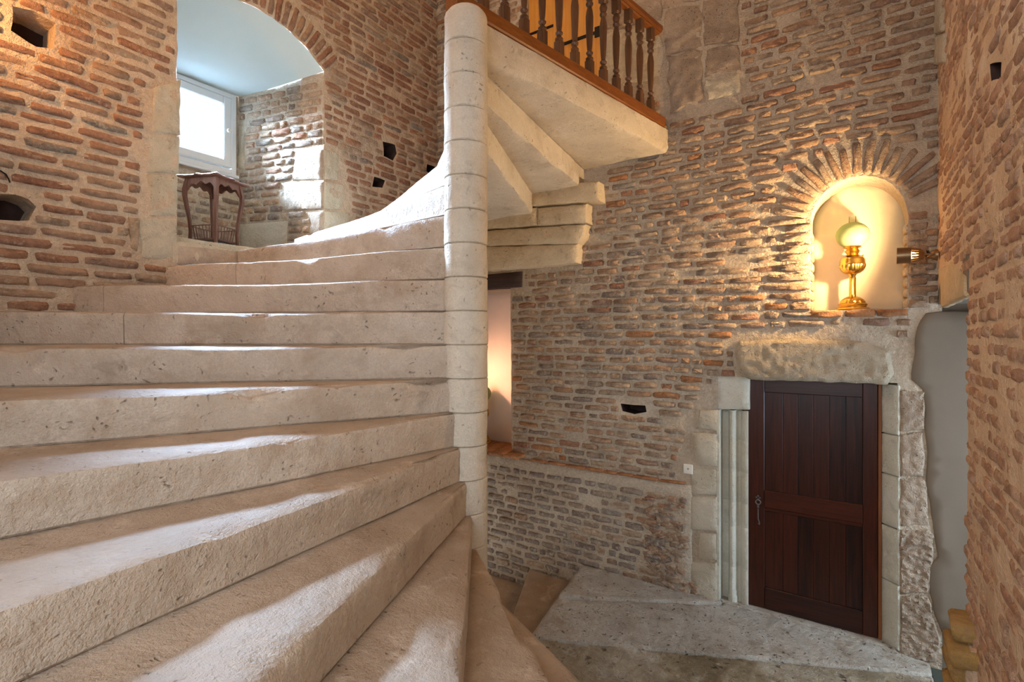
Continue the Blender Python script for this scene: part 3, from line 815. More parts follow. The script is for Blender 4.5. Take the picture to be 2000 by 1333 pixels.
DL, DR = on_door(1461, 900)[0], on_door(1722, 900)[0]
# moulded left jamb: fillet, roll and hollow, cut in lengths of stone
s_ = lambda px: bx(px)
prof = [(s_(1400), -.10), (s_(1400), .006), (s_(1405), .006), (s_(1406), -.10), (s_(1418), -.102)]
rc = s_(1428); rr_ = (s_(1434) - s_(1421)) / 2
for i in range(9):
    a = math.pi * (1 - i / 8); prof.append((rc + rr_ * math.cos(a), -.07 + rr_ * 1.6 * math.sin(a)))
prof += [(s_(1438), -.088), (s_(1443), -.09), (s_(1447), -.06), (s_(1453), -.05), (s_(1458), -.055), (DL + .004, -.07), (DL + .004, -.2)]
heights = [on_back(1430, y)[1] for y in (1199, 1112, 1032, 985, 924, 862, 803)]
for a, b in zip(heights[:-1], heights[1:]):
    mb = MB(); n = len(prof); vs = []
    for z in (a, a + .006, b - .006, b):
        k = 1 if a + .004 < z < b - .004 else .96
        vs += [FB(x, z, d - (0 if k == 1 else .004)) for x, d in prof]
    fs = [(r * n + i, r * n + i + 1, r * n + n + i + 1, r * n + n + i) for r in range(3) for i in range(n - 1)]
    mb.add(vs, fs); mb.build('moulded_jamb', 'jamb_stone', t1, 40)
mb = MB(); rcx = rc
mb.lathe([(.036, 0), (.036, .05), (.03, .06), (.03, .075), (.034, .085), (.026, .1)], 16, FB(rcx, 0, -.07)); mb.build('moulding_base', 'jamb_stone', t1)
tstone('jamb_stone', [(1400, 734), (1462, 730), (1462, 801), (1400, 801)], -.01, 'jamb_stone', 231, -.2, .01, .003, .003)
# splayed right jamb
hz = [0.0] + [on_back(1738, y)[1] for y in (1140, 1032, 930, 850)] + [DZ1 + .01]
for i, (a, b) in enumerate(zip(hz[:-1], hz[1:])):
    A = FB(DR - .004, 0, -.075); B = FB(JS1 + .004, 0, .012); u = (B - A); L = u.length
    P = Frame((A.x, A.y, 0), (u.x, u.y, 0), (u.y, -u.x, 0))
    plate('splayed_jamb', P, [(0, a + .003), (L, a + .003), (L, b - .003), (0, b - .003)], -.1, 0, 'jamb_stone', t1, .006, .04, .003, .003, 240 + i)

# ---------------- lower door
d1 = empty('door_1', (0, 0, 0)); tag(d1, kind='structure')
def dbox(name, x0, x1, z0, z1, y0, y1, mat, parent=None, bev=.004):
    mb = MB(); mb.box(((x0 + x1) / 2, (y0 + y1) / 2, (z0 + z1) / 2), (abs(x1 - x0), abs(y1 - y0), abs(z1 - z0)), None, bev)
    return mb.build(name, mat, parent or d1)
dz0, dz1 = .012, DZ1 + .01
sl, sr = on_door(1493, 900)[0], on_door(1685, 900)[0]
dbox('stile', DL, sl, dz0, dz1, DY, DY + .05, 'door_wood'); dbox('stile', sr, DR - .022, dz0, dz1, DY, DY + .05, 'door_wood')
dbox('door_edge', DR - .02, DR, dz0, dz1, DY - .004, DY + .05, 'edge_wood')
zt_, zm1, zm0, zb_ = on_door(1590, 772)[1], on_door(1590, 973)[1], on_door(1590, 1008)[1], on_door(1590, 1172)[1]
dbox('rail', sl, sr, zt_, dz1, DY, DY + .05, 'door_wood_h'); dbox('rail', sl, sr, zm0, zm1, DY - .004, DY + .05, 'door_wood_h'); dbox('rail', sl, sr, dz0, zb_, DY, DY + .05, 'door_wood_h')
dbox('rail_moulding', sl, sr, zm0 - .03, zm0, DY + .006, DY + .03, 'door_wood_h')
cols = [sl + (sr - sl) * f for f in (0, .2, .36, .52, .68, .84, 1)]
for a, b in zip(cols[:-1], cols[1:]):
    for z0, z1 in ((zb_, zm0 - .03), (zm1, zt_)):
        dbox('plank', a + .0006, b - .0006, z0, z1, DY + .014, DY + .04, 'door_wood', None, .002)
dbox('back_board', DL, DR, dz0, dz1, DY + .042, DY + .055, 'door_wood')
hs_, hzt = on_door(1481, 1000); P = lambda z: (hs_, DY - .006, z)
hd = MB(); hd.tube([P(on_door(1481, 994)[1]), P(on_door(1481, 1014)[1])], .004, 8)
hd.tube([P(on_door(1481, 1014)[1]), (hs_ + .012, DY - .02, on_door(1481, 1020)[1]), (hs_ + .01, DY - .012, on_door(1481, 1024)[1]), P(on_door(1481, 1022)[1])], .004, 8)
zc = on_door(1481, 981)[1]
hd.tube([(hs_ + .018 * math.cos(a * math.pi / 6), DY - .006, zc + .018 * math.sin(a * math.pi / 6)) for a in range(13)], .005, 8)
hd.box((hs_, DY - .006, zc + .035), (.012, .006, .04)); hd.box((hs_, DY - .006, zc + .036), (.036, .006, .012)); hd.box((hs_, DY - .006, zc - .03), (.014, .006, .03))
o = hd.build('handle', 'old_iron', d1); o['label'] = 'wrought iron handle with a trefoil top'
dbox('frame_side', DL - .03, DL, 0, dz1, DY + .01, DY + .07, 'edge_wood')

# ---------------- right wall with its passage
OPY = -on_right(1890, 660)[0]; OPZ = 2.37
hr = pxpoly(on_right, [(1934, 125), (1952, 122), (1954, 152), (1936, 158)])
wr = sheet('wall_right', FR, [(-OPY, -.3), (2.9, -.3), (2.9, ZTOP), (-YB, ZTOP), (-YB, OPZ), (-OPY, OPZ)], [hr], 'mortar_right', None, .04, .012, 15, [.2], .006, 0)
tag(wr, kind='structure')
mb = MB(); mb.box((XR + .27, (OPY + YB) / 2 + .2, OPZ + .1), (.54, YB - OPY + .4, .2)); mb.build('soffit', 'plaster_grey', wr)
mb = MB(); mb.box((XR + .27, OPY - .2, 1.1), (.50, .398, 2.6)); mb.build('passage_jamb', 'mortar_right', wr)
RWALL = Wall(wr, FR, 31)
RWALL.exclude([(-YB - .1, OPZ - .6), (-OPY - .0, OPZ - .6), (-OPY, OPZ + .02), (-YB - .1, OPZ + .02)])
RWALL.exclude(pxpoly(on_right, [(1820, 520), (1842, 510), (1890, 540), (1892, 600), (1838, 610)]))
RWALL.exclude(hr)
RWALL.courses(-YB, .42, -.2, ZTOP, .0665, lambda s, z, r: 'brick_pink', (.10, .18), .022, .0, .04, .047, None, .012,
              lambda s, z, L: z > OPZ + .02 or s > -OPY - .03, .7)
RWALL.finish(300)
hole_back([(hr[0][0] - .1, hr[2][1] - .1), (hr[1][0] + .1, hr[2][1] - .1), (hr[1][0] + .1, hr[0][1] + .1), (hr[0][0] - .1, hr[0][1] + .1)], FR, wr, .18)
for i, q in enumerate([[(1812, 0), (1842, -10), (1846, 60), (1818, 70)], [(1818, 72), (1850, 64), (1848, 120), (1824, 128)]]):
    plate('quoin_stone', FR, pxpoly(on_right, q), -.02, .02, 'pale_stone', wr, .01, .04, .008, .008, 335 + i)
plate('plaster_band', FR, pxpoly(on_right, [(1838, 525), (1862, 512), (1888, 542), (1890, 580), (1842, 602)]), -.02, .012, 'warm_stone', wr, .01, .04, .008, .01, 340)
# bricks stepping out at the foot of the passage jamb
for i, (dx, yy, zz, ly) in enumerate([(.0, OPY - .12, .80, .20), (.02, OPY - .17, .71, .24), (.015, OPY - .12, .615, .22), (.03, OPY - .2, .53, .24), (.02, OPY - .14, .44, .2), (.03, OPY - .2, .35, .24)]):
    mb = MB(); mb.box((0, 0, 0), (.22, ly, .078), Matrix.Rotation(.05 * ((i % 3) - 1), 3, 'Z') @ Matrix.Rotation(-.12, 3, 'Y'), .014)
    o = mb.build('footing_brick', 'ochre_brick', wr, 60); o.location = (XR + .03 - dx, yy, zz)
mb = MB(); mb.box((XR + .04, OPY - .16, .37), (.16, .24, .76), None, .02); mb.build('footing_mortar', 'mortar_right', wr)
# passage
wp = sheet('wall_passage', Frame((0, YB + .03, 0), (1, 0, 0), (0, -1, 0)), [(XR - .01, -.2), (XR + 1.6, -.2), (XR + 1.6, 2.6), (XR - .01, 2.6)], [], 'plaster_grey', None, .15, .006, 16); tag(wp, kind='structure')
we = sheet('wall_passage_end', Frame((XR + 1.6, 0, 0), (0, -1, 0), (-1, 0, 0)), [(-YB, -.2), (-OPY + .2, -.2), (-OPY + .2, 2.6), (-YB, 2.6)], [[(-2.1, .35), (-1.3, .35), (-1.3, 2.15), (-2.1, 2.15)]], 'plaster_grey', None, .2, .004, 17, [.08]); tag(we, kind='structure')
plate('plaster_patch', FB, [on_back(x, y) for x, y in [(1806, 612), (1790, 640), (1784, 690), (1778, 742), (1798, 762), (1806, 800), (1810, 860), (1807, 930), (1816, 980), (1820, 1030), (1832, 1085), (1818, 1110), (1815, 1160), (1822, 1190), (1838, 1235)]]
      + [(XR + 1.55, .0), (XR + 1.55, 2.40)], -.02, .012, 'plaster_grey', wb, .01, .05, .004, .012, 19)
fp = link('floor_passage', mesh('floor_passage', [(bx(1818), OPY - .1, -.05), (XR + 1.7, OPY - .1, -.05), (XR + 1.7, YB + .05, -.05), (bx(1818), YB + .05, -.05)], [(0, 1, 2, 3)], 0), 'slate'); tag(fp, kind='structure')

# ---------------- ceiling
ce = link('ceiling', mesh('ceiling', [(XL - .1, -2.9, ZTOP), (XR + .1, -2.9, ZTOP), (XR + .1, YB + .1, ZTOP), (XL - .1, YB + .1, ZTOP)], [(3, 2, 1, 0)], 0), 'ceiling'); tag(ce, kind='structure')

# ---------------- wall behind the camera with the entrance
wf = sheet('wall_front', Frame((0, -2.92, 0), (-1, 0, 0), (0, 1, 0)), [(-XR, -.3), (-XL, -.3), (-XL, ZTOP), (-XR, ZTOP)], [[(-2.1, .9), (.3, .9), (.3, 4.3), (-2.1, 4.3)]], 'mortar_right', None, .2, .006, 18); tag(wf, kind='structure')

# ---------------- floor of the landing
def edge99(r): a = math.radians(TH[0] - 360); return (r * math.cos(a) - .035 * math.sin(a), r * math.sin(a) + .035 * math.cos(a))
J1a, J1b = on_floor(1095, 1172), on_floor(1392, 1208)
J2a, J2b = on_floor(1045, 1250), on_floor(1745, 1313)
ra = (YB + .05) / math.sin(math.radians(99))
e1 = edge99(math.hypot(*J1a)); e2 = edge99(math.hypot(*J2a)); ew = edge99(ra)
yj = lambda x: J2a[1] + (J2b[1] - J2a[1]) * (x - J2a[0]) / (J2b[0] - J2a[0])
fl = link('floor', mesh('floor', [(edge99(.1)[0], .1, -.10), (XR, -.3, -.10), (XR, YB + .05, -.10), (ew[0], YB + .05, -.10)], [(0, 1, 2, 3)], 0), 'dark_hole'); tag(fl, kind='structure')
FZ = lambda a, b, d: Vector((a, b, d))
def slab(poly, z, mat, seed, amp=.006): return plate('paving_slab', FZ, inset(ccw(poly), .004), -.18, z, mat, fl, .010, .022, amp * .7, .010, seed, 22)
XE = bx(1815)
slab([e1, (J1b[0], YB - .05), (J1b[0] + .03, YB + .04), ew], .016, 'floor_stone', 300)
slab([e2, (XE, yj(XE)), (XE, YB - .05), (JS1, YB - .02), (JS1, YB + .0), (JS0, YB + .0), (J1b[0] + .03, YB + .02), (J1b[0], YB - .05), e1], .004, 'floor_stone', 301, .010)
slab([edge99(.14), (.14, .02), (.2, -.25), (XR, -.3), (XR, .5), (XE, OPY), (XE, yj(XE)), e2], -.004, 'floor_mottled', 303, .014)
plate('threshold', FZ, [(JS0 - .0, YB - .0), (JS1, YB - .0), (JS1, YB + .16), (JS0, YB + .16)], -.15, .008, 'floor_stone', fl, .008, .04, .005, .003, 305)

# ================================================================== STAIRCASE
st = empty('spiral_staircase', (0, 0, 0))
tag(st, 'pale limestone spiral staircase winding up round a stone newel post', 'staircase')
NR_ = .118
def boxdist(o, d):
    best = 9
    for c, dd, lo, hi in ((o.x, d.x, XL - .05, XR + .03), (o.y, d.y, -2.85, YB + .05)):
        if abs(dd) > 1e-6:
            t = ((hi if dd > 0 else lo) - c) / dd
            if t > 0: best = min(best, t)
    return best
def make_step(k, part=None, rho=(None, None), name='step'):
    t0, t1_ = math.radians(TH[k]), math.radians(TH[k + 1] - (2.5 if k != 22 else 0))
    zt = step_z(k); zb = zt - RISE if k != 22 else zt - .19
    D = lambda t: Vector((math.cos(t), math.sin(t), 0)); Q = lambda t: Vector((-math.sin(t), math.cos(t), 0))
    rows = [(0, -.007, zb, 0), (0, -.005, zb + .003, 0), (0, .0, zb + .008, 0), (0, .0, zb + .05, 0), (0, .001, zt - .07, 0), (0, .003, zt - .022, 1), (0, -.002, zt - .007, 1), (0, -.018, zt, 1)]
    rows += [(wv, 0, zt, 2) for wv in (.14, .3, .5, .75, 1)]
    rows += [(1, .0, zt - .004, 4), (1, .0, zt - .06, 4), (1, .0, zb + .03, 4), (1, .008, zb + .006, 4), (1, .022, zb, 5), (.6, 0, zb, 5), (.3, 0, zb, 5)]
    n = 40; vs = []; fs = []
    off1 = .035 if k != 22 else 0.0
    for (wv, a, z, kind) in rows:
        t = t0 + (t1_ - t0) * wv; of = .035 + (off1 - .035) * wv
        o = Q(t) * of; L = boxdist(o, D(t)); r0 = rho[0] if rho[0] else .06; r1 = min(L, rho[1]) if rho[1] else L
        for i in range(n + 1):
            r = r0 + (max(r1, r0 + .01) - r0) * i / n
            p = o + D(t) * r
            aa = a; zz = z
            if kind in (0, 1): aa += .005 * nz(r, z, k * 3.3, 2.5) + .0025 * nz(r, z, k, 14)
            if kind == 4: aa += .010 * nz(r, z, k * 2.1, 3) + .006 * nz(r, z, k, 13)
            if kind in (1, 2):
                wear = .016 * math.exp(-((r - 1.15) / .55) ** 2) * max(0, 1 - wv * 1.6)
                zz += -wear + .004 * nz(p.x, p.y, k, 3) + .002 * nz(p.x, p.y, k, 14)
            if kind == 1:
                chip = max(0, nz(r, k * 5.7, 0, 4.2) - .28) * (.055 if k != 11 else .09)
                zz -= chip * (.6 if z < zt - .01 else 1) + .0025 * abs(nz(r, k, 4, 30)); aa -= chip * .8
            if kind == 5: zz += .010 * nz(p.x, p.y, k * 1.3, 4)
            p = p + Q(t) * aa; vs.append((p.x, p.y, zz))
    m = len(rows); N1 = n + 1
    for r in range(m):
        q = (r + 1) % m
        for i in range(n): fs.append((r * N1 + i, r * N1 + i + 1, q * N1 + i + 1, q * N1 + i))
    fs.append(tuple(r * N1 for r in range(m))); fs.append(tuple(r * N1 + n for r in reversed(range(m))))
    me = mesh(name, vs, fs, 0); bm = bmesh.new(); bm.from_mesh(me); bmesh.ops.recalc_face_normals(bm, faces=bm.faces); bm.to_mesh(me); bm.free()
    me.polygons.foreach_set('use_smooth', [True] * len(me.polygons)); me.set_sharp_from_angle(angle=math.radians(42))
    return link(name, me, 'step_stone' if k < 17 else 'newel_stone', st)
def split_rho(k, px):
    t = math.radians(TH[k]); o = Vector((-math.sin(t), math.cos(t), 0)) * .035; d = Vector((math.cos(t), math.sin(t), 0))
    return min((abs(project(o + d * (r / 100) + Vector((0, 0, step_z(k) - .1)))[0] - px), r / 100) for r in range(20, 330))[1]
splits = {13: split_rho(13, 243), 14: split_rho(14, 202), 15: split_rho(15, 462)}
STEP = {}
for k in list(range(-4, 0)) + list(range(1, 23)):
    if k in splits:
        STEP[k] = make_step(k, rho=(None, splits[k] - .002)); make_step(k, rho=(splits[k] + .003, None), name='step_end_stone')
    else:
        STEP[k] = make_step(k, name='step' if k != 22 else 'landing_slab')
rn = random.Random(4)
for k in list(range(-4, 23)):
    zt = step_z(k) if k != 0 else 0.0
    zb = step_z(k - 1) if k > -4 else -.9
    if k == 1: zb = 0.0
    if k == 22: zt = 3.93
    rad = NR_ * (1 + rn.uniform(-.012, .012)); ns = 40; b = .005
    prof = [(rad - .012, zb), (rad - b, zb + .001), (rad, zb + .006)] + [(rad, zb + (zt - zb) * f) for f in (.25, .5, .75)] + [(rad, zt - .006), (rad - b, zt - .001), (rad - .012, zt)]
    if k == 22: prof = prof[:-3] + [(rad - .004, zt - .03), (rad - .018, zt - .012), (rad - .04, zt)]
    mb = MB(); mb.lathe(prof, ns)
    for v in mb.v:
        h = .005 * nz(v.x * 1.0, v.y, v.z + k, 9) + .002 * nz(v.x, v.y, v.z, 40); q = Vector((v.x, v.y, 0)).normalized(); v += q * h
    par = STEP.get(k, st)
    mb.build('newel_drum', 'newel_stone', par, 40)
# ================================================================== WOODWORK UPSTAIRS
bl = empty('stair_balustrade', (0, 0, 3.93)); tag(bl, 'brown turned-wood balustrade on the edge of the upper landing', 'balustrade')
A79 = math.radians(79); DB = Vector((math.cos(A79), math.sin(A79), 0)); RB = Matrix.Rotation(A79, 3, 'Z')
def lb(t, z, off=0.0): return DB * t + Vector((DB.y, -DB.x, 0)) * off + Vector((0, 0, z))   # off>0: towards the room
LEN = 2.18
def rail(name, z, hgt, wid, t0, t1, mat, off=-.035, bev=.008):
    mb = MB(); mb.box(lb((t0 + t1) / 2, z, off), (t1 - t0, wid, hgt), RB, bev); return mb.build(name, mat, bl)
rail('bottom_rail', .046, .085, .10, -.08, LEN, 'rail_wood')
rail('handrail', .83, .06, .085, -.1, LEN - .02, 'rail_wood', -.035, .014)
rail('handrail_fillet', .793, .022, .055, -.1, LEN - .04, 'rail_wood')
mb = MB(); mb.box(lb(-.03, .48, -.035), (.085, .085, .95), RB, .006); mb.box(lb(-.03, .96, -.035), (.11, .11, .03), RB, .008); mb.build('corner_post', 'baluster_wood', bl)
prof = [(.014, .12), (.021, .128), (.0215, .14), (.014, .15), (.012, .165), (.019, .178), (.0195, .186), (.012, .2), (.0155, .24), (.0185, .32), (.021, .42), (.0215, .47), (.018, .515), (.013, .545),
        (.0125, .556), (.02, .57), (.0205, .582), (.014, .592), (.0175, .61), (.022, .634), (.017, .655), (.013, .665), (.0175, .672)]
mb = MB(); mb.box((0, 0, .06), (.042, .042, .12), None, .005); mb.lathe([(r, z) for r, z in prof], 16)
mb.box((0, 0, .73), (.044, .044, .115), None, .005)
for v in mb.v: v.x *= 1.3; v.y *= 1.3
bal_me = mesh('baluster', mb.v, mb.f, 35); bal_me.materials.append(M['baluster_wood'])
for i in range(12):
    o = bpy.data.objects.new('baluster', bal_me); COL.objects.link(o); o.parent = bl
    o.location = lb(.16 + i * .169, .082 - .085 + .0, -.035) + Vector((0, 0, .0)); o.rotation_euler = (0, 0, A79)
    o.location.z = .0885; o.scale = (1, 1, .89)
d2 = empty('door_2', (0, 0, 0)); tag(d2, kind='structure')
y0 = YB + .06; n = 5
for i in range(n):
    a = OS0 + (OS1 - OS0) * i / n; b = OS0 + (OS1 - OS0) * (i + 1) / n
    mb = MB(); mb.box(((a + b) / 2, y0 + .02, (OZ0 + OZ1) / 2), (b - a - .004, .04, OZ1 - OZ0), None, .005); mb.build('plank', 'orange_wood', d2)
def strap(p0, p1, h):
    a, za = on_back(p0[0], p0[1], y0 - .01); b, zb = on_back(p1[0], p1[1], y0 - .01); z = (za + zb) / 2
    mb = MB(); mb.box(((a + b) / 2, y0 - .004, z), (abs(b - a), .008, h), None, .002); return mb.build('hinge_strap', 'iron', d2)
h1 = strap((1100, 85), (1168, 62), .032); strap((1034, 68), (1080, 48), .026)
a, z = on_back(1166, 62, y0 - .01); mb = MB(); mb.box((a, y0 - .008, z), (.05, .012, .10), None, .003); mb.build('hinge_plate', 'iron', d2)

# ================================================================== WINDOW
w1 = empty('window_1', (0, 0, 0)); tag(w1, kind='structure')
xw = XL - EDEP
def wbox(name, y0, y1, z0, z1, x0, x1, mat, parent=w1, bev=.004):
    mb = MB(); mb.box(((x0 + x1) / 2, (y0 + y1) / 2, (z0 + z1) / 2), (abs(x1 - x0), abs(y1 - y0), abs(z1 - z0)), None, bev); return mb.build(name, mat, parent)
fw = .045
for nm, a, b, c, d in (('frame_side', wy0, wy0 + fw, wz0, wz1), ('frame_side', wy1 - fw, wy1, wz0, wz1), ('frame_head', wy0 + fw, wy1 - fw, wz1 - fw, wz1), ('frame_sill', wy0 + fw, wy1 - fw, wz0, wz0 + fw)):
    wbox(nm, a, b, c, d, xw - .08, xw + .025, 'white_paint')
g0, g1, gz0, gz1 = wy0 + fw + .006, wy1 - fw - .006, wz0 + fw + .006, wz1 - fw - .006; sw = .075
for nm, a, b, c, d in (('sash_stile', g0, g0 + sw, gz0, gz1), ('sash_stile', g1 - sw, g1, gz0, gz1), ('sash_rail', g0 + sw, g1 - sw, gz1 - sw, gz1), ('sash_rail', g0 + sw, g1 - sw, gz0, gz0 + sw)):
    wbox(nm, a, b, c, d, xw - .05, xw + .04, 'white_paint', w1, .008)
wbox('window_board', wy0 - .02, wy1 + .02, wz0 - .03, wz0 - .002, xw - .02, xw + .04, 'white_paint')
wbox('pane', g0 + sw - .005, g1 - sw + .005, gz0 + sw - .005, gz1 - sw + .005, xw - .012, xw - .004, 'window_glass', w1, 0)
mb = MB(); mb.lathe([(.012, 0), (.012, .02), (.02, .024), (.021, .034), (.016, .04)], 16, (xw + .04, g1 - sw / 2, (gz0 + gz1) / 2 + .01), Matrix.Rotation(math.pi / 2, 3, 'Y')); mb.build('window_knob', 'white_plastic', w1)

# ================================================================== OBJECTS
def oil_lamp(loc, label, rz=0.0):
    k = .00377
    t = empty('oil_lamp', loc, rz); tag(t, label, 'lamp', 'oil lamps standing in wall recesses')
    def L(name, prof, mat, n=32, fl=0, nf=0, parent=t):
        mb = MB(); mb.lathe([(r * k, h * k) for r, h in prof], n, (0, 0, 0), None, fl, nf); return mb.build(name, mat, parent, 40)
    b = L('base', [(28, 0), (28.5, 2), (27, 4), (23, 5), (23.5, 8), (25, 10), (23, 12), (21, 13)], 'brass')
    L('base_dome', [(21, 13), (20.5, 16), (17.5, 20), (12, 24), (7, 26)], 'brass', 64, .03, 20, b)
    L('column', [(7, 25), (6.2, 27), (5.8, 30), (5.8, 60), (6.4, 62), (5, 64), (6, 67), (8, 70)], 'brass', 32, .05, 8)
    f = L('font', [(6, 69), (12, 71), (18, 76), (21, 83), (21.5, 87)], 'brass', 64, .03, 22)
    L('font_shoulder', [(21.5, 87), (22.3, 88.5), (21.4, 90), (21, 97), (19, 101), (13, 103), (9, 104)], 'brass', 32, 0, 0, f)
    bn = L('burner', [(9, 104), (12, 106), (9, 108), (11, 111), (13.5, 114), (10.5, 117), (9, 119), (14, 121), (15.5, 123), (13, 124)], 'brass')
    mb = MB(); mb.tube([(.010 * 1.0, 0, 105 * k), (.065, 0, 105.5 * k)], .0022, 8); mb.lathe([(.009, 0), (.009, .004)], 12, (.066, 0, 105.5 * k), Matrix.Rotation(math.pi / 2, 3, 'Y')); mb.build('wick_knob', 'brass', bn)
    g = [(13, 123.5)]
    for i in range(1, 18):
        a = -1.08 + (1.22 + 1.08) * i / 17; g.append((28.2 * math.cos(a), 146 + 25 * math.sin(a)))
    gg = []
    for r, h in g:
        gg.append((r, h))
    mb = MB(); vs = gg; mb.lathe([(r * k, h * k) for r, h in vs], 40); mb.f = mb.f[:-2]
    gl = mb.build('globe', 'globe_glass', t, 60)
    for h in (146, 155):
        r = 28.2 * math.sqrt(1 - ((h - 146) / 25) ** 2) + .1
        mb = MB(); mb.tube([(r * k * math.cos(a * math.pi / 20), r * k * math.sin(a * math.pi / 20), h * k) for a in range(41)], .0009, 6, False); mb.build('globe_line', 'globe_glass', gl)
    mb = MB(); mb.lathe([(7.5 * k, 124 * k), (8.5 * k, 135 * k), (6.6 * k, 150 * k), (6.2 * k, 184 * k)], 24); mb.f = mb.f[:-2]; mb.build('chimney', 'chimney_glass', t, 60)
    return t
NY = YB + .13
p = on_back(1665, 605, NY)
oil_lamp((p[0], NY, NZ0 + .003), 'brass oil lamp with pale green globe in the arched wall niche', .4)
NY2 = YB + .21
p2 = on_back(941, 868, NY2)
oil_lamp((p2[0], NY2, FZ0 + .022), 'oil lamp in the plastered recess mostly hidden behind the newel', 1.0)

def spot_lamp(mouth, aim, plate_at, plate_n, label, power, color, r=.045, beam=None):
    """bronze wall spot: cup on the wall, curly flex, arm, shade with slots"""
    t = empty('wall_spotlight', plate_at); tag(t, label, 'spotlight', 'bronze wall spotlights')
    o0 = Vector(plate_at); mouth = Vector(mouth); aim = Vector(aim).normalized(); pn = Vector(plate_n)
    R = aim.to_track_quat('-Z', 'Y').to_matrix()                    # local +Z runs from the mouth back
    ln = .15
    mb = MB(); Rp = pn.to_track_quat('Z', 'Y').to_matrix()
    mb.lathe([(.036, 0), (.036, .008), (.032, .022), (.02, .034), (.008, .04)], 24, (0, 0, 0), Rp); mb.build('wall_cup', 'bronze', t)
    back = mouth - aim * (ln + .0) - o0; c0 = pn * .04
    mb = MB(); mb.tube([c0, c0 + pn * .02, (c0 + back) / 2 + Vector((0, 0, -.012)), back - aim * .03, back], .006, 10); mb.build('arm', 'bronze', t)
    mb = MB(); pts = []
    for i in range(25):
        f = i / 24; q = c0 * (1 - f) + back * f; pts.append(q + Vector((0, .012 * math.sin(f * 19), .018 * math.cos(f * 17) + .012 * math.sin(f * math.pi))))
    mb.tube(pts, .0026, 6); mb.build('flex', 'iron', t)
    m = mouth - o0
    mb = MB(); vs = []; n = 32
    ringz = [(r, 0.0), (r * .985, .03), (r * .95, .075)]; inz = [(r * .93, .075), (r * .965, .03), (r * .98, 0.0)]
    prof = ringz + inz
    for rr, z in prof: vs += [m + R @ Vector((rr * math.cos(2 * math.pi * i / n), rr * math.sin(2 * math.pi * i / n), z)) for i in range(n)]
    fs = [(a * n + i, a * n + (i + 1) % n, a * n + n + (i + 1) % n, a * n + n + i) for a in range(5) for i in range(n)] + [(5 * n + i, 5 * n + (i + 1) % n, (i + 1) % n, i) for i in range(n)]
    mb.add(vs, fs); sh = mb.build('shade', 'bronze', t)
    # slotted neck: thin staves with light between them, then the cap
    for i in range(16):
        a = 2 * math.pi * i / 16; u = Vector((math.cos(a), math.sin(a), 0)); v = Vector((-math.sin(a), math.cos(a), 0)); mb = MB(); wv = .0050
        vs = []
        for (rr, z) in ((r * .94, .076), (r * .78, .112)):
            for sx in (-1, 1):
                for th in (0, -.003): vs.append(m + R @ (u * (rr + th) + v * wv * sx + Vector((0, 0, z))))
        mb.add(vs, [(0, 1, 3, 2), (4, 6, 7, 5), (0, 2, 6, 4), (1, 5, 7, 3), (0, 4, 5, 1), (2, 3, 7, 6)]); mb.build('shade_slat', 'bronze', sh, 0)
    mb = MB(); mb.lathe([(r * .79, .112), (r * .74, .122), (r * .5, .136), (.012, .142), (.010, .156)], 24, m, R); mb.build('shade_cap', 'bronze', t)
    mb = MB(); mb.lathe([(.006, .108), (.012, .10), (.02, .085), (.026, .062), (.024, .046), (.016, .036), (.004, .033)], 20, m, R); mb.build('bulb', 'bulb', t)
    l = bpy.data.lights.new('spot_glow', 'SPOT'); l.energy = power; l.color = color; l.shadow_soft_size = .028; l.spot_size = math.radians(172); l.spot_blend = 1.0
    lo = bpy.data.objects.new('spot_glow', l); COL.objects.link(lo); lo.parent = t; lo.location = m + aim * .008; lo.rotation_euler = Vector(beam or aim).to_track_quat('-Z', 'Y').to_euler()
    return t
spot_lamp((1.99, 2.03, 2.688), (-.98, .05, .02), (XR - .012, 2.12, 2.69), (-1, 0, 0), 'small bronze spotlight with slotted shade beside the arched niche', 180, (1.0, .68, .34), .053, (-.94, .04, .32))
spot_lamp((-1.80, YB - .02, 1.72), (.55, .8, .1), (-1.96, YB - .012, 1.80), (0, -1, 0), 'small bronze spotlight by the recess behind the newel', 20.0, (1.0, .52, .30), .04)
spot_lamp((-1.93, -1.76, 4.02), (.2, .95, -.1), (XL + .012, -1.86, 4.06), (1, 0, 0), 'small bronze spotlight high on the window wall by the beam hole', 45, (1.0, .50, .17), .04)

# unseen ceiling lamp, added as warm fill for the upper walls
cl = empty('added_ceiling_lamp', (-.35, -.55, ZTOP)); tag(cl, 'added round opal fill lamp over the stairwell, out of view', 'lamp')
mb = MB(); mb.lathe([(.09, -.03), (.09, -.001)], 24); mb.build('ceiling_rose', 'brass', cl)
mb = MB(); mb.lathe([(.02, -.17), (.08, -.155), (.12, -.12), (.13, -.08), (.11, -.04), (.09, -.028)], 24); mb.build('opal_shade', 'opal', cl)
pl = point_light('ceiling_fill', (0, 0, -.26), 70, (1.0, .76, .50), .12); pl.parent = cl

# light switch beside the door
sw_ = empty('light_switch', FB(*on_back(1345, 916), .0)); tag(sw_, 'small square white switch plate on stone beside the dark door', 'switch')
mb = MB(); mb.box((0, -.014, 0), (.075, .016, .08), None, .004); mb.build('switch_plate', 'white_plastic', sw_)
mb = MB(); mb.lathe([(.008, 0), (.008, .006), (.005, .008)], 12, (.002, -.022, .004), Matrix.Rotation(math.pi / 2, 3, 'X')); mb.build('button', 'button_plastic', sw_)

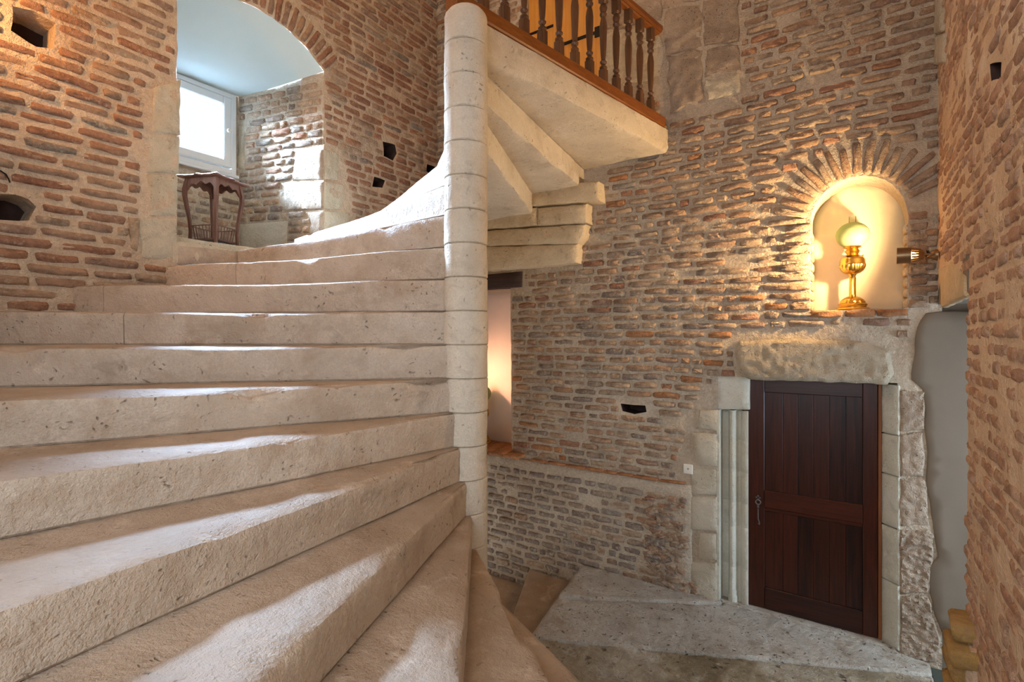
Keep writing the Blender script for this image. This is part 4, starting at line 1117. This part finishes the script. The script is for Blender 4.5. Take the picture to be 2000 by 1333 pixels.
# plant stand in the window
PS = (-2.60, -.065, ZS + .066)
ps = empty('plant_stand', PS, math.radians(-25.8 + 4)); tag(ps, 'small dark wooden plant stand with curved legs in the window recess', 'table')
ct, sn4 = math.sqrt(.5), 1
H = .60
def square_r(a, half, bulge=0.0):
    c, s = abs(math.cos(a)), abs(math.sin(a)); return half / max(c, s)
def leg_dir(i): return Vector((math.cos(i * math.pi / 2), math.sin(i * math.pi / 2), 0))       # legs on the axes, sides between them
for i in range(4):
    u = leg_dir(i); mb = MB(); pts = []; rads = []
    for z, r, w_ in ((0, .172, .013), (.04, .168, .013), (.12, .164, .013), (.22, .172, .014), (.32, .188, .016), (.42, .203, .018), (.48, .203, .019), (.53, .192, .020), (.575, .182, .018)):
        pts.append(u * r + Vector((0, 0, z))); rads.append(w_)
    mb.tube(pts, rads, 4); mb.build('leg', 'stand_wood', ps, 30)
vs = []; N = 64
for z, gr in ((.575, .0), (.582, .012), (.592, .014), (.597, .004)):
    for j in range(N):
        a = 2 * math.pi * j / N; b = (a + math.pi / 4) % (math.pi / 2) - math.pi / 4
        base = .23 * (math.cos(math.pi / 4) / math.cos(math.pi / 4 - abs(b)))
        wv = base + gr + .010 * math.cos(8 * a) + .006 * math.cos(16 * a); vs.append((wv * math.cos(a), wv * math.sin(a), z))
fs = [(r * N + j, r * N + (j + 1) % N, r * N + N + (j + 1) % N, r * N + N + j) for r in range(3) for j in range(N)] + [tuple(range(N - 1, -1, -1)), tuple(3 * N + j for j in range(N))]
link('table_top', mesh('table_top', vs, fs, 40), 'stand_wood', ps)
for i in range(4):
    a, b = leg_dir(i) * .182, leg_dir(i + 1) * .182; d = b - a; nrm = Vector((d.y, -d.x, 0)).normalized(); vs = []; fs = []; n = 20
    for th in (0, .010):
        for j in range(n + 1):
            f = j / n; p = a + d * f + nrm * th
            dip = .508 - .012 * math.cos(f * 6 * math.pi) + .022 * math.sin(f * math.pi) - .03 * (abs(f - .5) * 2) ** 4
            vs.append(p + Vector((0, 0, .576))); vs.append(p + Vector((0, 0, dip)))
    m2 = 2 * (n + 1)
    for j in range(n):
        fs += [(2 * j, 2 * j + 1, 2 * j + 3, 2 * j + 2), (m2 + 2 * j, m2 + 2 * j + 2, m2 + 2 * j + 3, m2 + 2 * j + 1), (2 * j + 1, m2 + 2 * j + 1, m2 + 2 * j + 3, 2 * j + 3)]
    link('apron', mesh('apron', vs, fs, 30), 'stand_wood', ps)
    mb = MB(); A, B = leg_dir(i), leg_dir(i + 1)
    mb.tube([A * .166 + Vector((0, 0, .165)), (A + B) * .5 * .176 + Vector((0, 0, .165)), B * .166 + Vector((0, 0, .165))], .005, 6); mb.build('basket_rail', 'stand_wood', ps)
    for j in range(1, 8):
        f = j / 8; top = (A * (1 - f) + B * f) * (.166 + .010 * math.sin(f * math.pi)); bot = (A * (1 - f) + B * f) * .15
        mb = MB(); mb.tube([bot + Vector((0, 0, .05)), top + Vector((0, 0, .165))], .0032, 6); mb.build('spindle', 'stand_wood', ps)
sh = [leg_dir(i) * .165 for i in range(4)]
link('shelf', mesh('shelf', [v + Vector((0, 0, z)) for z in (.038, .052) for v in sh], [(3, 2, 1, 0), (4, 5, 6, 7)] + [(i, (i + 1) % 4, 4 + (i + 1) % 4, 4 + i) for i in range(4)], 0), 'stand_wood', ps)

ps.scale = (1, 1, .92)
# loose wire on the left wall
q = [on_left(x, y) for x, y in ((-30, 330), (0, 335), (10, 341), (16, 350), (19, 357))]
mb = MB(); mb.tube([FL(a, b, .02 - .004 * i) for i, (a, b) in enumerate(q)], .004, 6)
o = mb.build('wire', 'iron'); tag(o, 'thin black wire poking from the brick window wall', 'wire')
